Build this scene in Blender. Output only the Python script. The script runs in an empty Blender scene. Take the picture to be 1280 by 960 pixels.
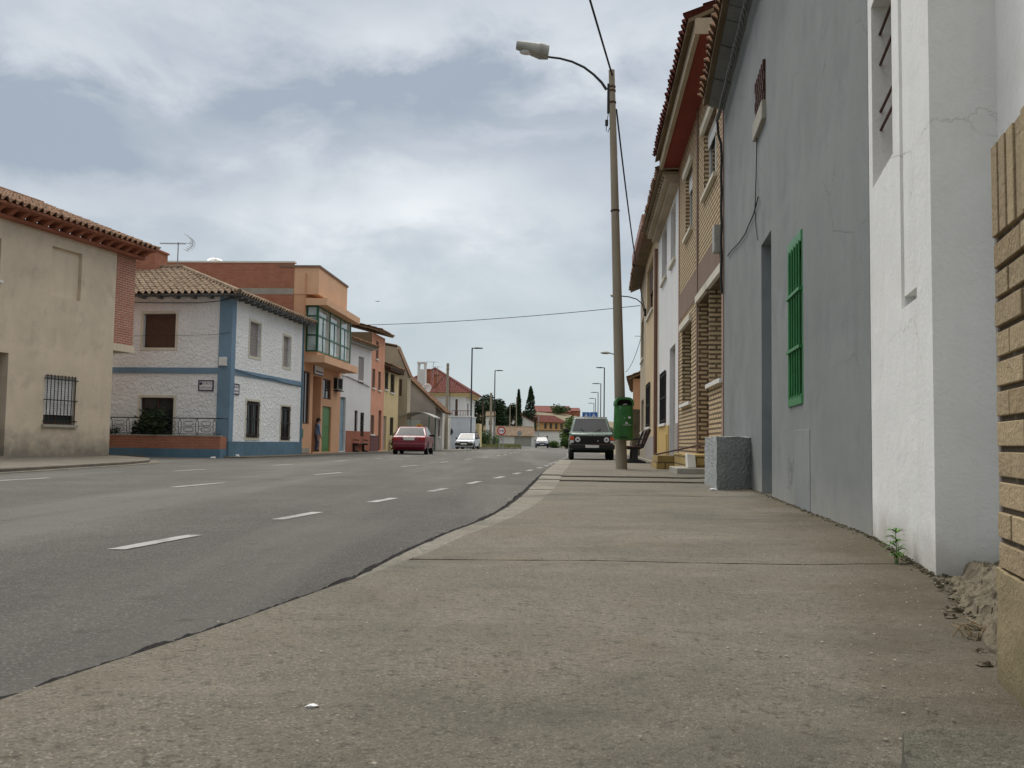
import bpy, bmesh, math, random
from mathutils import Vector, Matrix, Euler, noise as mnoise
rnd = random.Random(7)
scene = bpy.context.scene
COL = scene.collection
PI = math.pi
R = math.radians

# ------------------------------------------------------------------ camera
F_PX = 1150.0
CAMZ = 0.67
cam_d = bpy.data.cameras.new("camera")
cam = bpy.data.objects.new("camera", cam_d)
COL.objects.link(cam)
cam_d.sensor_width = 36.0
cam_d.lens = 36.0 * F_PX / 1280.0
cam_d.clip_start = 0.05
cam_d.clip_end = 9000.0
CR = Euler((PI / 2 + math.atan(73 / F_PX), 0, 0)).to_matrix() @ Matrix.Rotation(0.0146, 3, 'Z')
cam.matrix_world = Matrix.Translation((0, 0, CAMZ)) @ CR.to_4x4()
scene.camera = cam
CP = Vector((0, 0, CAMZ))

def ray(px, py):
    return CR @ Vector(((px - 640) / F_PX, -(py - 480) / F_PX, -1))
def at(px, py, Y):
    d = ray(px, py)
    return CP + d * (Y / d.y)
def plan(px, py, Y):
    p = at(px, py, Y)
    return Vector((p.x, p.y))
def gnd(px, py, z=0.0):
    d = ray(px, py)
    return CP + d * ((z - CAMZ) / d.z)

# ------------------------------------------------------------------ object helpers
def tag(o, label=None, cat=None, group=None, kind=None):
    if label: o['label'] = label
    if cat: o['category'] = cat
    if group: o['group'] = group
    if kind: o['kind'] = kind
    return o
def thing(name, label, cat, loc=(0, 0, 0), rz=0.0, group=None):
    o = bpy.data.objects.new(name, None)
    o.empty_display_size = 0.3
    COL.objects.link(o)
    o.location = loc
    o.rotation_euler = (0, 0, rz)
    return tag(o, label, cat, group)
def copy_tree(o, parent=None):
    c = o.copy()
    COL.objects.link(c)
    if parent is not None: c.parent = parent
    for ch in list(o.children):
        copy_tree(ch, c)
    return c

class MB:
    def __init__(s, xf=None):
        s.v = []; s.f = []; s.mi = []; s.xf = xf
    def add(s, pts):
        i = len(s.v)
        for p in pts:
            p = Vector(p)
            if s.xf is not None: p = s.xf @ p
            s.v.append(p)
        return i
    def poly(s, pts, m=0):
        i = s.add(pts)
        s.f.append(tuple(range(i, i + len(pts)))); s.mi.append(m)
    def faces(s, pts, fs, m=0):
        i = s.add(pts)
        for f in fs:
            s.f.append(tuple(i + k for k in f)); s.mi.append(m)
    def box(s, x0, x1, y0, y1, z0, z1, m=0):
        if x0 > x1: x0, x1 = x1, x0
        if y0 > y1: y0, y1 = y1, y0
        if z0 > z1: z0, z1 = z1, z0
        s.hexa([(x0, y0, z0), (x1, y0, z0), (x1, y1, z0), (x0, y1, z0), (x0, y0, z1), (x1, y0, z1), (x1, y1, z1), (x0, y1, z1)], m)
    def hexa(s, p, m=0):
        s.faces(p, [(3, 2, 1, 0), (4, 5, 6, 7), (0, 1, 5, 4), (1, 2, 6, 5), (2, 3, 7, 6), (3, 0, 4, 7)], m)
    def prism(s, pts, vec, m=0):
        n = len(pts); vec = Vector(vec)
        a = [Vector(p) for p in pts]; b = [p + vec for p in a]
        s.faces(a + b, [tuple(reversed(range(n))), tuple(range(n, 2 * n))] + [(i, (i + 1) % n, n + (i + 1) % n, n + i) for i in range(n)], m)
    def tube(s, pts, r, n=8, m=0, caps=True):
        pts = [Vector(p) for p in pts]
        k = len(pts)
        rs = r if isinstance(r, (list, tuple)) else [r] * k
        up = None; rings = []
        for i, p in enumerate(pts):
            t = (pts[min(i + 1, k - 1)] - pts[max(i - 1, 0)])
            if t.length < 1e-9: t = Vector((0, 0, 1))
            t.normalize()
            if up is None:
                up = Vector((0, 0, 1)) if abs(t.z) < .9 else Vector((1, 0, 0))
            a = t.cross(up)
            if a.length < 1e-6: a = t.cross(Vector((0, 1, 0)))
            a.normalize(); b = a.cross(t).normalized(); up = b
            rings.append([p + (a * math.cos(2 * PI * j / n) + b * math.sin(2 * PI * j / n)) * rs[i] for j in range(n)])
        base = s.add([q for rg in rings for q in rg])
        for i in range(k - 1):
            for j in range(n):
                s.f.append((base + i * n + j, base + i * n + (j + 1) % n, base + (i + 1) * n + (j + 1) % n, base + (i + 1) * n + j)); s.mi.append(m)
        if caps:
            s.f.append(tuple(base + j for j in reversed(range(n)))); s.mi.append(m)
            s.f.append(tuple(base + (k - 1) * n + j for j in range(n))); s.mi.append(m)
    def disc(s, c, nrm, r, h, n=24, m=0):
        c = Vector(c); nrm = Vector(nrm).normalized()
        s.tube([c, c + nrm * h], r, n, m)
    def blob(s, c, r, n=5, m=0, seed=0, jit=.25):
        c = Vector(c); r = Vector(r if isinstance(r, (tuple, list)) else (r, r, r))
        rr = random.Random(seed); k = n * 2; pts = []
        for i in range(n + 1):
            th = PI * i / n
            for j in range(k):
                ph = 2 * PI * j / k; q = 1 + rr.uniform(-jit, jit) * (0 < i < n)
                pts.append(c + Vector((r.x * math.sin(th) * math.cos(ph) * q, r.y * math.sin(th) * math.sin(ph) * q, r.z * math.cos(th) * q)))
        fs = [(i * k + j, i * k + (j + 1) % k, (i + 1) * k + (j + 1) % k, (i + 1) * k + j) for i in range(n) for j in range(k)]
        s.faces(pts, fs, m)
    def build(s, name, mats, parent=None, smooth=False, bevel=0.0, seg=2, subd=0, recalc=True):
        me = bpy.data.meshes.new(name)
        me.from_pydata([tuple(p) for p in s.v], [], s.f)
        mats = mats if isinstance(mats, (list, tuple)) else [mats]
        for q in mats: me.materials.append(q)
        for p, k in zip(me.polygons, s.mi):
            p.material_index = k
            p.use_smooth = smooth
        if recalc:
            bm = bmesh.new(); bm.from_mesh(me)
            bmesh.ops.remove_doubles(bm, verts=bm.verts, dist=1e-5)
            bmesh.ops.recalc_face_normals(bm, faces=bm.faces)
            bm.to_mesh(me); bm.free()
        me.update()
        o = bpy.data.objects.new(name, me)
        COL.objects.link(o)
        if parent is not None: o.parent = parent
        if bevel:
            b = o.modifiers.new("bevel", 'BEVEL'); b.width = bevel; b.segments = seg; b.limit_method = 'ANGLE'; b.angle_limit = R(35)
            b.harden_normals = False
        if subd:
            q = o.modifiers.new("subd", 'SUBSURF'); q.levels = subd; q.render_levels = subd
        if smooth and not subd:
            try:
                me.set_sharp_from_angle(angle=R(40))
            except Exception: pass
        return o

def text_obj(name, body, size, mat, parent, loc, rot, extrude=0.003, align='CENTER', squeeze=1.0):
    c = bpy.data.curves.new(name, 'FONT')
    c.body = body; c.size = size; c.extrude = extrude; c.align_x = align; c.align_y = 'CENTER'; c.resolution_u = 2
    t = bpy.data.objects.new("tmp_text", c)
    COL.objects.link(t)
    bpy.context.view_layer.update()
    dg = bpy.context.evaluated_depsgraph_get()
    me = bpy.data.meshes.new_from_object(t.evaluated_get(dg))
    bpy.data.objects.remove(t)
    me.materials.clear(); me.materials.append(mat)
    o = bpy.data.objects.new(name, me)
    COL.objects.link(o)
    o.parent = parent; o.location = loc; o.rotation_euler = rot; o.scale = (squeeze, 1, 1)
    return o

# ------------------------------------------------------------------ materials
def new_mat(name):
    m = bpy.data.materials.new(name); m.use_nodes = True
    nt = m.node_tree
    return m, nt, nt.nodes['Principled BSDF']
def node(nt, t, **kw):
    n = nt.nodes.new(t)
    for k, v in kw.items():
        if k in n.inputs: n.inputs[k].default_value = v
        else: setattr(n, k, v)
    return n
def c4(c): return (c[0], c[1], c[2], 1)
def noise_fac(nt, vec, scale, detail=5, rough=.55, lo=.35, hi=.65, dist=0.0):
    n = node(nt, 'ShaderNodeTexNoise'); n.inputs['Scale'].default_value = scale; n.inputs['Detail'].default_value = detail
    n.inputs['Roughness'].default_value = rough; n.inputs['Distortion'].default_value = dist
    nt.links.new(vec, n.inputs['Vector'])
    r = node(nt, 'ShaderNodeMapRange'); r.clamp = True
    r.inputs['From Min'].default_value = lo; r.inputs['From Max'].default_value = hi
    nt.links.new(n.outputs[0], r.inputs['Value'])
    return r.outputs[0], n.outputs[0]
def mix(nt, fac, a, b, blend='MIX'):
    n = node(nt, 'ShaderNodeMix', data_type='RGBA', blend_type=blend)
    for sock, v in ((n.inputs[0], fac), (n.inputs[6], a), (n.inputs[7], b)):
        if hasattr(v, 'links') or isinstance(v, bpy.types.NodeSocket): nt.links.new(v, sock)
        elif isinstance(v, (int, float)): sock.default_value = v
        else: sock.default_value = c4(v)
    return n.outputs[2]
def mul(nt, a, k):
    n = node(nt, 'ShaderNodeMath', operation='MULTIPLY')
    nt.links.new(a, n.inputs[0])
    if isinstance(k, (int, float)): n.inputs[1].default_value = k
    else: nt.links.new(k, n.inputs[1])
    return n.outputs[0]
def mapping(nt, vec, sc=(1, 1, 1), loc=(0, 0, 0)):
    n = node(nt, 'ShaderNodeMapping'); n.inputs['Scale'].default_value = sc; n.inputs['Location'].default_value = loc
    nt.links.new(vec, n.inputs['Vector']); return n.outputs[0]

def cracks(nt, tc, scale=.45, width=.006, mask=(.5, .62), seed=0.0):
    _, wn = noise_fac(nt, tc, scale * 5, 6, .7)
    wv = node(nt, 'ShaderNodeVectorMath', operation='ADD'); nt.links.new(mapping(nt, tc, (1, 1, 1), (seed, seed * .7, seed * .3)), wv.inputs[0])
    cb = node(nt, 'ShaderNodeCombineXYZ')
    for k in range(3): nt.links.new(mul(nt, wn, .35 / scale * .5), cb.inputs[k])
    nt.links.new(cb.outputs[0], wv.inputs[1])
    vo = node(nt, 'ShaderNodeTexVoronoi'); vo.feature = 'DISTANCE_TO_EDGE'; vo.inputs['Scale'].default_value = scale; nt.links.new(wv.outputs[0], vo.inputs['Vector'])
    mr = node(nt, 'ShaderNodeMapRange'); mr.inputs['From Min'].default_value = width * scale; mr.inputs['From Max'].default_value = width * scale * .3; nt.links.new(vo.outputs['Distance'], mr.inputs['Value'])
    fm, _ = noise_fac(nt, tc, scale * 1.3, 4, .6, *mask)
    return mul(nt, mr.outputs[0], fm)

def plaster(name, col, var=.12, rough=.9, bump=.25, bscale=60, stain=None, stain_amt=.35, base_dirt=None, lump=0.0, spec=.25, dirt_h=.5, lumpscale=7, streak=.35, crack=0.0):
    """painted render with blotches, run-down streaks, optional dirt at the foot"""
    m, nt, b = new_mat(name)
    tc = node(nt, 'ShaderNodeTexCoord').outputs['Object']
    dark = tuple(max(0, x * (1 - var)) for x in col); light = tuple(min(1, x * (1 + var * .6)) for x in col)
    f1, _ = noise_fac(nt, tc, .9, 6, .6, .35, .65)
    c = mix(nt, f1, dark, light)
    st = mapping(nt, tc, (5, 5, .35))
    f2, _ = noise_fac(nt, st, 1.0, 5, .6, .5, .78)
    c = mix(nt, mul(nt, f2, streak), c, tuple(x * .62 for x in col))
    f3, n3 = noise_fac(nt, tc, 22, 6, .65, .35, .7)
    c = mix(nt, mul(nt, f3, .22), c, tuple(x * .8 for x in col))
    if stain:
        f4, _ = noise_fac(nt, tc, 1.7, 7, .65, .52, .7)
        c = mix(nt, mul(nt, f4, stain_amt), c, stain)
    if base_dirt:
        sx = node(nt, 'ShaderNodeSeparateXYZ'); nt.links.new(tc, sx.inputs[0])
        _, nz = noise_fac(nt, tc, 2.5, 6, .7)
        ad = node(nt, 'ShaderNodeMath', operation='MULTIPLY_ADD'); nt.links.new(nz, ad.inputs[0]); ad.inputs[1].default_value = -dirt_h * 1.8; nt.links.new(sx.outputs[2], ad.inputs[2])
        mr = node(nt, 'ShaderNodeMapRange'); mr.inputs['From Min'].default_value = dirt_h * .45; mr.inputs['From Max'].default_value = -dirt_h * .7
        nt.links.new(ad.outputs[0], mr.inputs['Value'])
        c = mix(nt, mul(nt, mr.outputs[0], .75), c, base_dirt)
    if crack: c = mix(nt, mul(nt, cracks(nt, tc, .8, .006, (.48, .6)), crack), c, tuple(x * .4 for x in col))
    nt.links.new(c, b.inputs['Base Color'])
    b.inputs['Roughness'].default_value = rough
    b.inputs['Specular IOR Level'].default_value = spec
    h = None
    _, nb = noise_fac(nt, tc, bscale, 6, .65)
    bp = node(nt, 'ShaderNodeBump'); bp.inputs['Strength'].default_value = bump; bp.inputs['Distance'].default_value = .012
    nt.links.new(nb, bp.inputs['Height'])
    last = bp
    if lump:
        _, nl = noise_fac(nt, tc, lumpscale, 3, .5, dist=.6)
        b2 = node(nt, 'ShaderNodeBump'); b2.inputs['Strength'].default_value = lump; b2.inputs['Distance'].default_value = .06
        nt.links.new(nl, b2.inputs['Height']); nt.links.new(bp.outputs[0], b2.inputs['Normal']); last = b2
    nt.links.new(last.outputs[0], b.inputs['Normal'])
    return m

def simple(name, col, rough=.6, metal=0.0, var=.15, nscale=6, bump=.08, bscale=40, spec=.4, coat=0.0):
    m, nt, b = new_mat(name)
    tc = node(nt, 'ShaderNodeTexCoord').outputs['Object']
    f, n = noise_fac(nt, tc, nscale, 5, .6, .3, .7)
    c = mix(nt, f, tuple(x * (1 - var) for x in col), tuple(min(1, x * (1 + var)) for x in col))
    nt.links.new(c, b.inputs['Base Color'])
    b.inputs['Roughness'].default_value = rough; b.inputs['Metallic'].default_value = metal
    b.inputs['Specular IOR Level'].default_value = spec
    if coat: b.inputs['Coat Weight'].default_value = coat; b.inputs['Coat Roughness'].default_value = .06
    if bump:
        _, nb = noise_fac(nt, tc, bscale, 4)
        bp = node(nt, 'ShaderNodeBump'); bp.inputs['Strength'].default_value = bump; bp.inputs['Distance'].default_value = .01
        nt.links.new(nb, bp.inputs['Height']); nt.links.new(bp.outputs[0], b.inputs['Normal'])
    return m

def brick(name, c1, c2, mortar, bw=.25, bh=.065, ms=.012, bump=.8, rough=.9, off=.5):
    m, nt, b = new_mat(name)
    tc = node(nt, 'ShaderNodeTexCoord').outputs['Object']
    s = node(nt, 'ShaderNodeSeparateXYZ'); nt.links.new(tc, s.inputs[0])
    a = node(nt, 'ShaderNodeMath', operation='ADD'); nt.links.new(s.outputs[0], a.inputs[0]); nt.links.new(s.outputs[1], a.inputs[1])
    cb = node(nt, 'ShaderNodeCombineXYZ'); nt.links.new(a.outputs[0], cb.inputs[0]); nt.links.new(s.outputs[2], cb.inputs[1])
    br = node(nt, 'ShaderNodeTexBrick'); nt.links.new(cb.outputs[0], br.inputs['Vector'])
    br.offset = off
    br.inputs['Scale'].default_value = 1; br.inputs['Brick Width'].default_value = bw; br.inputs['Row Height'].default_value = bh
    br.inputs['Mortar Size'].default_value = ms; br.inputs['Mortar Smooth'].default_value = .15; br.inputs['Bias'].default_value = 0
    br.inputs['Color1'].default_value = c4(c1); br.inputs['Color2'].default_value = c4(c2); br.inputs['Mortar'].default_value = c4(mortar)
    f, _ = noise_fac(nt, tc, 3, 6, .6, .35, .7)
    c = mix(nt, mul(nt, f, .35), br.outputs['Color'], tuple(x * .6 for x in c1))
    f, _ = noise_fac(nt, tc, 40, 4, .6, .4, .7)
    c = mix(nt, mul(nt, f, .2), c, tuple(min(1, x * 1.3) for x in c2))
    nt.links.new(c, b.inputs['Base Color']); b.inputs['Roughness'].default_value = rough; b.inputs['Specular IOR Level'].default_value = .2
    bp = node(nt, 'ShaderNodeBump', invert=True); bp.inputs['Strength'].default_value = bump; bp.inputs['Distance'].default_value = .012
    nt.links.new(br.outputs['Fac'], bp.inputs['Height']); nt.links.new(bp.outputs[0], b.inputs['Normal'])
    return m

def tiles(name, c1, c2, c3):
    m, nt, b = new_mat(name)
    tc = node(nt, 'ShaderNodeTexCoord').outputs['Object']
    v = node(nt, 'ShaderNodeTexVoronoi'); v.inputs['Scale'].default_value = 4.3; nt.links.new(tc, v.inputs['Vector'])
    sp = node(nt, 'ShaderNodeSeparateColor'); nt.links.new(v.outputs['Color'], sp.inputs[0])
    c = mix(nt, sp.outputs[0], c1, c2)
    f, _ = noise_fac(nt, tc, 5, 7, .7, .48, .68)
    c = mix(nt, f, c, c3)
    f, _ = noise_fac(nt, tc, 1.2, 4, .7, .5, .7)
    c = mix(nt, mul(nt, f, .5), c, tuple(x * .45 for x in c1))
    nt.links.new(c, b.inputs['Base Color']); b.inputs['Roughness'].default_value = .92; b.inputs['Specular IOR Level'].default_value = .15
    _, nb = noise_fac(nt, tc, 60, 5)
    bp = node(nt, 'ShaderNodeBump'); bp.inputs['Strength'].default_value = .4; bp.inputs['Distance'].default_value = .01
    nt.links.new(nb, bp.inputs['Height']); nt.links.new(bp.outputs[0], b.inputs['Normal'])
    return m

def pavement_mat(name, col, asphalt=False):
    m, nt, b = new_mat(name)
    tc = node(nt, 'ShaderNodeTexCoord').outputs['Object']
    f, _ = noise_fac(nt, tc, .55, 8, .66, .38, .62)
    c = mix(nt, f, tuple(x * .74 for x in col), tuple(x * 1.12 for x in col))
    f, _ = noise_fac(nt, tc, 14, 6, .7, .36, .66)
    c = mix(nt, mul(nt, f, .30), c, tuple(x * .62 for x in col))
    f, _ = noise_fac(nt, mapping(nt, tc, (1.2, .5, 1)), 1.6, 7, .7, .45, .75)
    c = mix(nt, mul(nt, f, .38), c, tuple(x * .66 for x in col))
    # grain : darker and lighter grit
    g1, n1 = noise_fac(nt, tc, 75, 3, .7, .42, .64)
    c = mix(nt, mul(nt, g1, .62), c, tuple(x * .50 for x in col))
    g2, _ = noise_fac(nt, tc, 6.5, 7, .75, .40, .66)
    c = mix(nt, mul(nt, g2, .42), c, tuple(x * .62 for x in col))
    v = node(nt, 'ShaderNodeTexVoronoi'); v.inputs['Scale'].default_value = 150 if asphalt else 210; nt.links.new(tc, v.inputs['Vector'])
    sp = node(nt, 'ShaderNodeSeparateColor'); nt.links.new(v.outputs['Color'], sp.inputs[0])
    mr = node(nt, 'ShaderNodeMapRange'); mr.inputs['From Min'].default_value = .80 if asphalt else .86; mr.inputs['From Max'].default_value = .95
    nt.links.new(sp.outputs[0], mr.inputs['Value'])
    c = mix(nt, mul(nt, mr.outputs[0], .7 if asphalt else .38), c, tuple(min(1, x * 1.7 + .03) for x in col))
    mr2 = node(nt, 'ShaderNodeMapRange'); mr2.inputs['From Min'].default_value = .80; mr2.inputs['From Max'].default_value = .97
    nt.links.new(sp.outputs[1], mr2.inputs['Value'])
    c = mix(nt, mul(nt, mr2.outputs[0], .6), c, tuple(x * .35 for x in col))
    if not asphalt:
        f, _ = noise_fac(nt, tc, 1.1, 8, .7, .5, .68)
        c = mix(nt, mul(nt, f, .45), c, (.135, .108, .066))
        f, _ = noise_fac(nt, mapping(nt, tc, (.8, .8, 1), (3.1, 7.7, 0)), .8, 8, .72, .5, .66)
        c = mix(nt, mul(nt, f, .62), c, (.105, .10, .085))
        f, _ = noise_fac(nt, mapping(nt, tc, (.55, 1.6, 1), (1.3, 2.2, 0)), 1.3, 8, .7, .5, .72)
        c = mix(nt, mul(nt, f, .35), c, tuple(min(1, x * 1.32) for x in col))
        # small dark pits and worn spots
        f, _ = noise_fac(nt, tc, 38, 4, .65, .57, .65)
        c = mix(nt, mul(nt, f, .72), c, tuple(x * .36 for x in col))
        f, _ = noise_fac(nt, mapping(nt, tc, (1, 1, 1), (5, 3, 0)), 13, 5, .7, .60, .68)
        c = mix(nt, mul(nt, f, .6), c, tuple(x * .40 for x in col))
        # earth washed along the foot of the walls
        sxy = node(nt, 'ShaderNodeSeparateXYZ'); nt.links.new(tc, sxy.inputs[0])
        _, nn = noise_fac(nt, tc, 1.5, 8, .7)
        q1 = node(nt, 'ShaderNodeMath', operation='MULTIPLY_ADD'); nt.links.new(sxy.outputs[1], q1.inputs[0]); q1.inputs[1].default_value = -.2; nt.links.new(sxy.outputs[0], q1.inputs[2])
        q2 = node(nt, 'ShaderNodeMath', operation='MULTIPLY_ADD'); nt.links.new(nn, q2.inputs[0]); q2.inputs[1].default_value = 1.5; nt.links.new(q1.outputs[0], q2.inputs[2])
        q3 = node(nt, 'ShaderNodeMapRange'); q3.inputs['From Min'].default_value = 1.15; q3.inputs['From Max'].default_value = 1.75; nt.links.new(q2.outputs[0], q3.inputs['Value'])
        c = mix(nt, mul(nt, q3.outputs[0], .70), c, (.095, .078, .048))
    else:
        # long oil / tyre bands along the lanes and patched areas
        f, _ = noise_fac(nt, mapping(nt, tc, (.9, .09, 1)), 1.0, 5, .6, .42, .66)
        c = mix(nt, mul(nt, f, .45), c, tuple(x * .62 for x in col))
        f, _ = noise_fac(nt, mapping(nt, tc, (.55, .05, 1), (4.2, 1.1, 0)), 1.0, 4, .6, .48, .62)
        c = mix(nt, mul(nt, f, .40), c, tuple(x * 1.38 for x in col))
        f, _ = noise_fac(nt, tc, 4.5, 5, .6, .62, .70)
        c = mix(nt, mul(nt, f, .55), c, tuple(x * .5 for x in col))
    c = mix(nt, mul(nt, cracks(nt, tc, .42 if not asphalt else .22, .008, (.50, .60)), .6), c, tuple(x * .38 for x in col))
    nt.links.new(c, b.inputs['Base Color'])
    rr = node(nt, 'ShaderNodeMapRange'); rr.inputs['To Min'].default_value = .72; rr.inputs['To Max'].default_value = .95
    nt.links.new(n1, rr.inputs['Value']); nt.links.new(rr.outputs[0], b.inputs['Roughness'])
    b.inputs['Specular IOR Level'].default_value = .10
    _, nb = noise_fac(nt, tc, 55, 6, .75)
    bp = node(nt, 'ShaderNodeBump'); bp.inputs['Strength'].default_value = 1.0 if asphalt else .85; bp.inputs['Distance'].default_value = .012
    nt.links.new(nb, bp.inputs['Height'])
    b2 = node(nt, 'ShaderNodeBump'); b2.inputs['Strength'].default_value = .5; b2.inputs['Distance'].default_value = .006; b2.invert = True
    nt.links.new(v.outputs['Distance'], b2.inputs['Height']); nt.links.new(bp.outputs[0], b2.inputs['Normal'])
    nt.links.new(b2.outputs[0], b.inputs['Normal'])
    return m

def leafmat(name, c1, c2):
    m, nt, b = new_mat(name)
    g = node(nt, 'ShaderNodeNewGeometry')
    try: rn = g.outputs['Random Per Island']
    except Exception: rn = g.outputs[8]
    c = mix(nt, rn, c1, c2)
    nt.links.new(c, b.inputs['Base Color']); b.inputs['Roughness'].default_value = .65; b.inputs['Specular IOR Level'].default_value = .25
    return m
def glassmat(name, col=(.02, .022, .024), rough=.06):
    m, nt, b = new_mat(name)
    tc = node(nt, 'ShaderNodeTexCoord').outputs['Object']
    f, _ = noise_fac(nt, tc, 1.6, 3, .5, .35, .65)
    nt.links.new(mix(nt, f, col, tuple(x * 2.2 for x in col)), b.inputs['Base Color'])
    b.inputs['Roughness'].default_value = rough; b.inputs['Specular IOR Level'].default_value = .5
    return m

M = {}
M['asphalt'] = pavement_mat('asphalt', (.140, .134, .122), True)
M['concrete_pave'] = pavement_mat('concrete_pave', (.258, .235, .190))
M['old_slab'] = pavement_mat('old_slab', (.21, .205, .165))
M['tar_edge'] = pavement_mat('tar_edge', (.03, .029, .027), True)
M['dirty_pave'] = pavement_mat('dirty_pavement', (.22, .20, .165))
M['kerb'] = pavement_mat('kerb_concrete', (.345, .322, .268))
M['paint_white'] = plaster('road_paint', (.40, .395, .38), var=.2, bump=.8, bscale=90, stain=(.15, .145, .135), stain_amt=1.0, streak=0)
M['grey_wall'] = plaster('grey_render', (.238, .25, .249), var=.12, streak=.16, crack=.6, stain=(.15, .165, .17), stain_amt=.55, bump=.35, bscale=90, base_dirt=(.34, .33, .30), dirt_h=.35)
M['grey_patch'] = plaster('grey_patch', (.255, .268, .268), var=.15, bump=.5, bscale=70, stain=(.2, .21, .21), stain_amt=.6)
M['white_wall'] = plaster('white_render', (.77, .77, .75), var=.07, bump=.3, bscale=45, lump=.12, lumpscale=4, crack=.55, stain=(.62, .60, .56), stain_amt=.4, base_dirt=(.27, .24, .18), dirt_h=.26, streak=.2)
M['block'] = plaster('rough_grey_render', (.42, .44, .44), bump=1.1, bscale=30, lump=.9, lumpscale=24, var=.16)
M['tan_wall'] = plaster('tan_render', (.66, .56, .43), var=.12, streak=.12, stain=(.36, .31, .25), stain_amt=.5, base_dirt=(.12, .115, .10), dirt_h=.7)
M['tan_light'] = plaster('tan_infill', (.70, .60, .46), var=.08)
M['stucco'] = plaster('white_stucco', (.86, .875, .87), var=.07, bump=.5, bscale=25, lump=1.0, lumpscale=9, streak=.12)
M['blue_paint'] = plaster('blue_paint', (.185, .285, .38), var=.12)
M['blue_base'] = plaster('blue_base_paint', (.115, .205, .275), var=.2)
M['orange_wall'] = plaster('orange_render', (.66, .385, .23), var=.08, streak=.2)
M['orange_light'] = plaster('light_orange_render', (.74, .46, .29), var=.06, streak=.2)
M['salmon_wall'] = plaster('salmon_render', (.68, .34, .22), var=.1)
M['yellow_wall'] = plaster('yellow_render', (.66, .53, .29), var=.1)
M['beige_wall'] = plaster('beige_render', (.44, .37, .27), var=.14)
M['drab_wall'] = plaster('grey_beige_render', (.36, .33, .30), var=.14)
M['white_plain'] = plaster('white_plain_render', (.74, .74, .73), var=.06, streak=.2)
M['cream_wall'] = plaster('cream_render', (.60, .47, .30), var=.1)
M['ochre_wall'] = plaster('ochre_render', (.56, .34, .15), var=.15)
M['ivory_trim'] = plaster('ivory_trim', (.68, .64, .53), var=.08)
M['brown_band'] = plaster('brown_render', (.235, .165, .125), var=.12)
M['pink_strip'] = plaster('pink_mortar', (.42, .29, .23), var=.15)
M['yellow_dado'] = plaster('yellow_dado', (.60, .42, .16), var=.12)
M['concrete'] = plaster('concrete', (.36, .34, .29), var=.16, bump=.4)
M['concrete_post'] = plaster('concrete_post', (.33, .285, .22), var=.16, bump=.4, streak=.5)
M['eave_grey'] = plaster('eave_grey', (.17, .18, .18), var=.2)
M['eave_red'] = plaster('eave_red', (.26, .06, .045), var=.15)
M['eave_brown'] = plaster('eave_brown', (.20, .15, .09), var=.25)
M['red_brick_eave'] = plaster('red_brick_eave', (.36, .14, .085), var=.2)
M['clay_dark'] = plaster('dark_clay', (.075, .035, .028), var=.3)
M['red_brick'] = brick('red_brick', (.40, .13, .075), (.48, .19, .11), (.50, .42, .36), .25, .072, .014)
M['party_brick'] = brick('party_brick', (.38, .145, .085), (.45, .19, .12), (.36, .22, .16), .26, .09, .012)
M['buff_brick'] = brick('buff_brick', (.60, .45, .27), (.68, .52, .33), (.06, .042, .028), .32, .088, .021, bump=1.0)
M['buff_solid'] = plaster('buff_clay', (.39, .30, .185), var=.2, bump=.9, bscale=70, lump=.3)
M['buff_solid3'] = plaster('buff_clay_brown', (.36, .27, .16), var=.2, bump=.9, bscale=70, lump=.3)
M['buff_solid2'] = plaster('buff_clay_pale', (.45, .35, .215), var=.2, bump=.9, bscale=70, lump=.3)
M['mortar'] = plaster('mortar', (.14, .115, .085), var=.3, bump=.8)
M['pale_mortar'] = plaster('pale_mortar', (.30, .26, .24), var=.25, bump=1.0)
M['plinth'] = plaster('sandy_plinth', (.31, .25, .145), var=.22, stain=(.15, .13, .075), stain_amt=.75, base_dirt=(.075, .07, .035), dirt_h=.22, bump=.6)
M['rubble'] = plaster('rubble', (.155, .13, .09), var=.4, bump=1.0, bscale=30, lump=.8, stain=(.12, .11, .06), stain_amt=.7)
M['stone_clad'] = brick('stone_cladding', (.50, .35, .13), (.36, .27, .12), (.11, .085, .05), .42, .15, .016)
M['tile_old'] = tiles('old_clay_tiles', (.235, .165, .11), (.31, .235, .165), (.15, .125, .095))
M['tile_dark'] = tiles('dark_clay_tiles', (.20, .115, .07), (.28, .165, .10), (.10, .085, .07))
M['tile_red'] = tiles('red_tiles', (.17, .062, .052), (.22, .085, .07), (.13, .065, .058))
M['tile_brown'] = tiles('brown_red_tiles', (.09, .028, .022), (.13, .04, .03), (.07, .03, .025))
M['glass'] = glassmat('window_glass')
M['glass_car'] = glassmat('car_glass', (.012, .014, .016), .10)
M['glass_car'].node_tree.nodes['Principled BSDF'].inputs['Specular IOR Level'].default_value = .3
M['glass_pale'] = glassmat('curtained_glass', (.26, .31, .31), .08)
M['dark'] = simple('dark_interior', (.018, .016, .014), .9)
M['wood_brown'] = simple('brown_wood', (.085, .045, .03), .7, var=.25)
M['shutter_brown'] = simple('brown_roller_shutter', (.10, .055, .038), .7)
M['shutter_grey'] = simple('grey_shutter', (.30, .27, .26), .7)
M['iron'] = simple('black_iron', (.02, .02, .021), .6)
M['rust'] = simple('rusty_iron', (.07, .032, .02), .8, var=.35, nscale=20)
M['green_paint'] = simple('green_gloss_paint', (.035, .19, .06), .45, var=.22, nscale=14)
M['green_deep'] = simple('deep_green_shutter', (.012, .07, .02), .6)  # shutter boards, a much darker green than the frame and bars
M['green_dark'] = simple('dark_green_frame', (.02, .115, .05), .45)
M['green_door'] = simple('green_door_paint', (.07, .20, .05), .5)
M['green_bin'] = simple('green_plastic', (.028, .15, .032), .38, var=.3, nscale=5, spec=.5)
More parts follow.
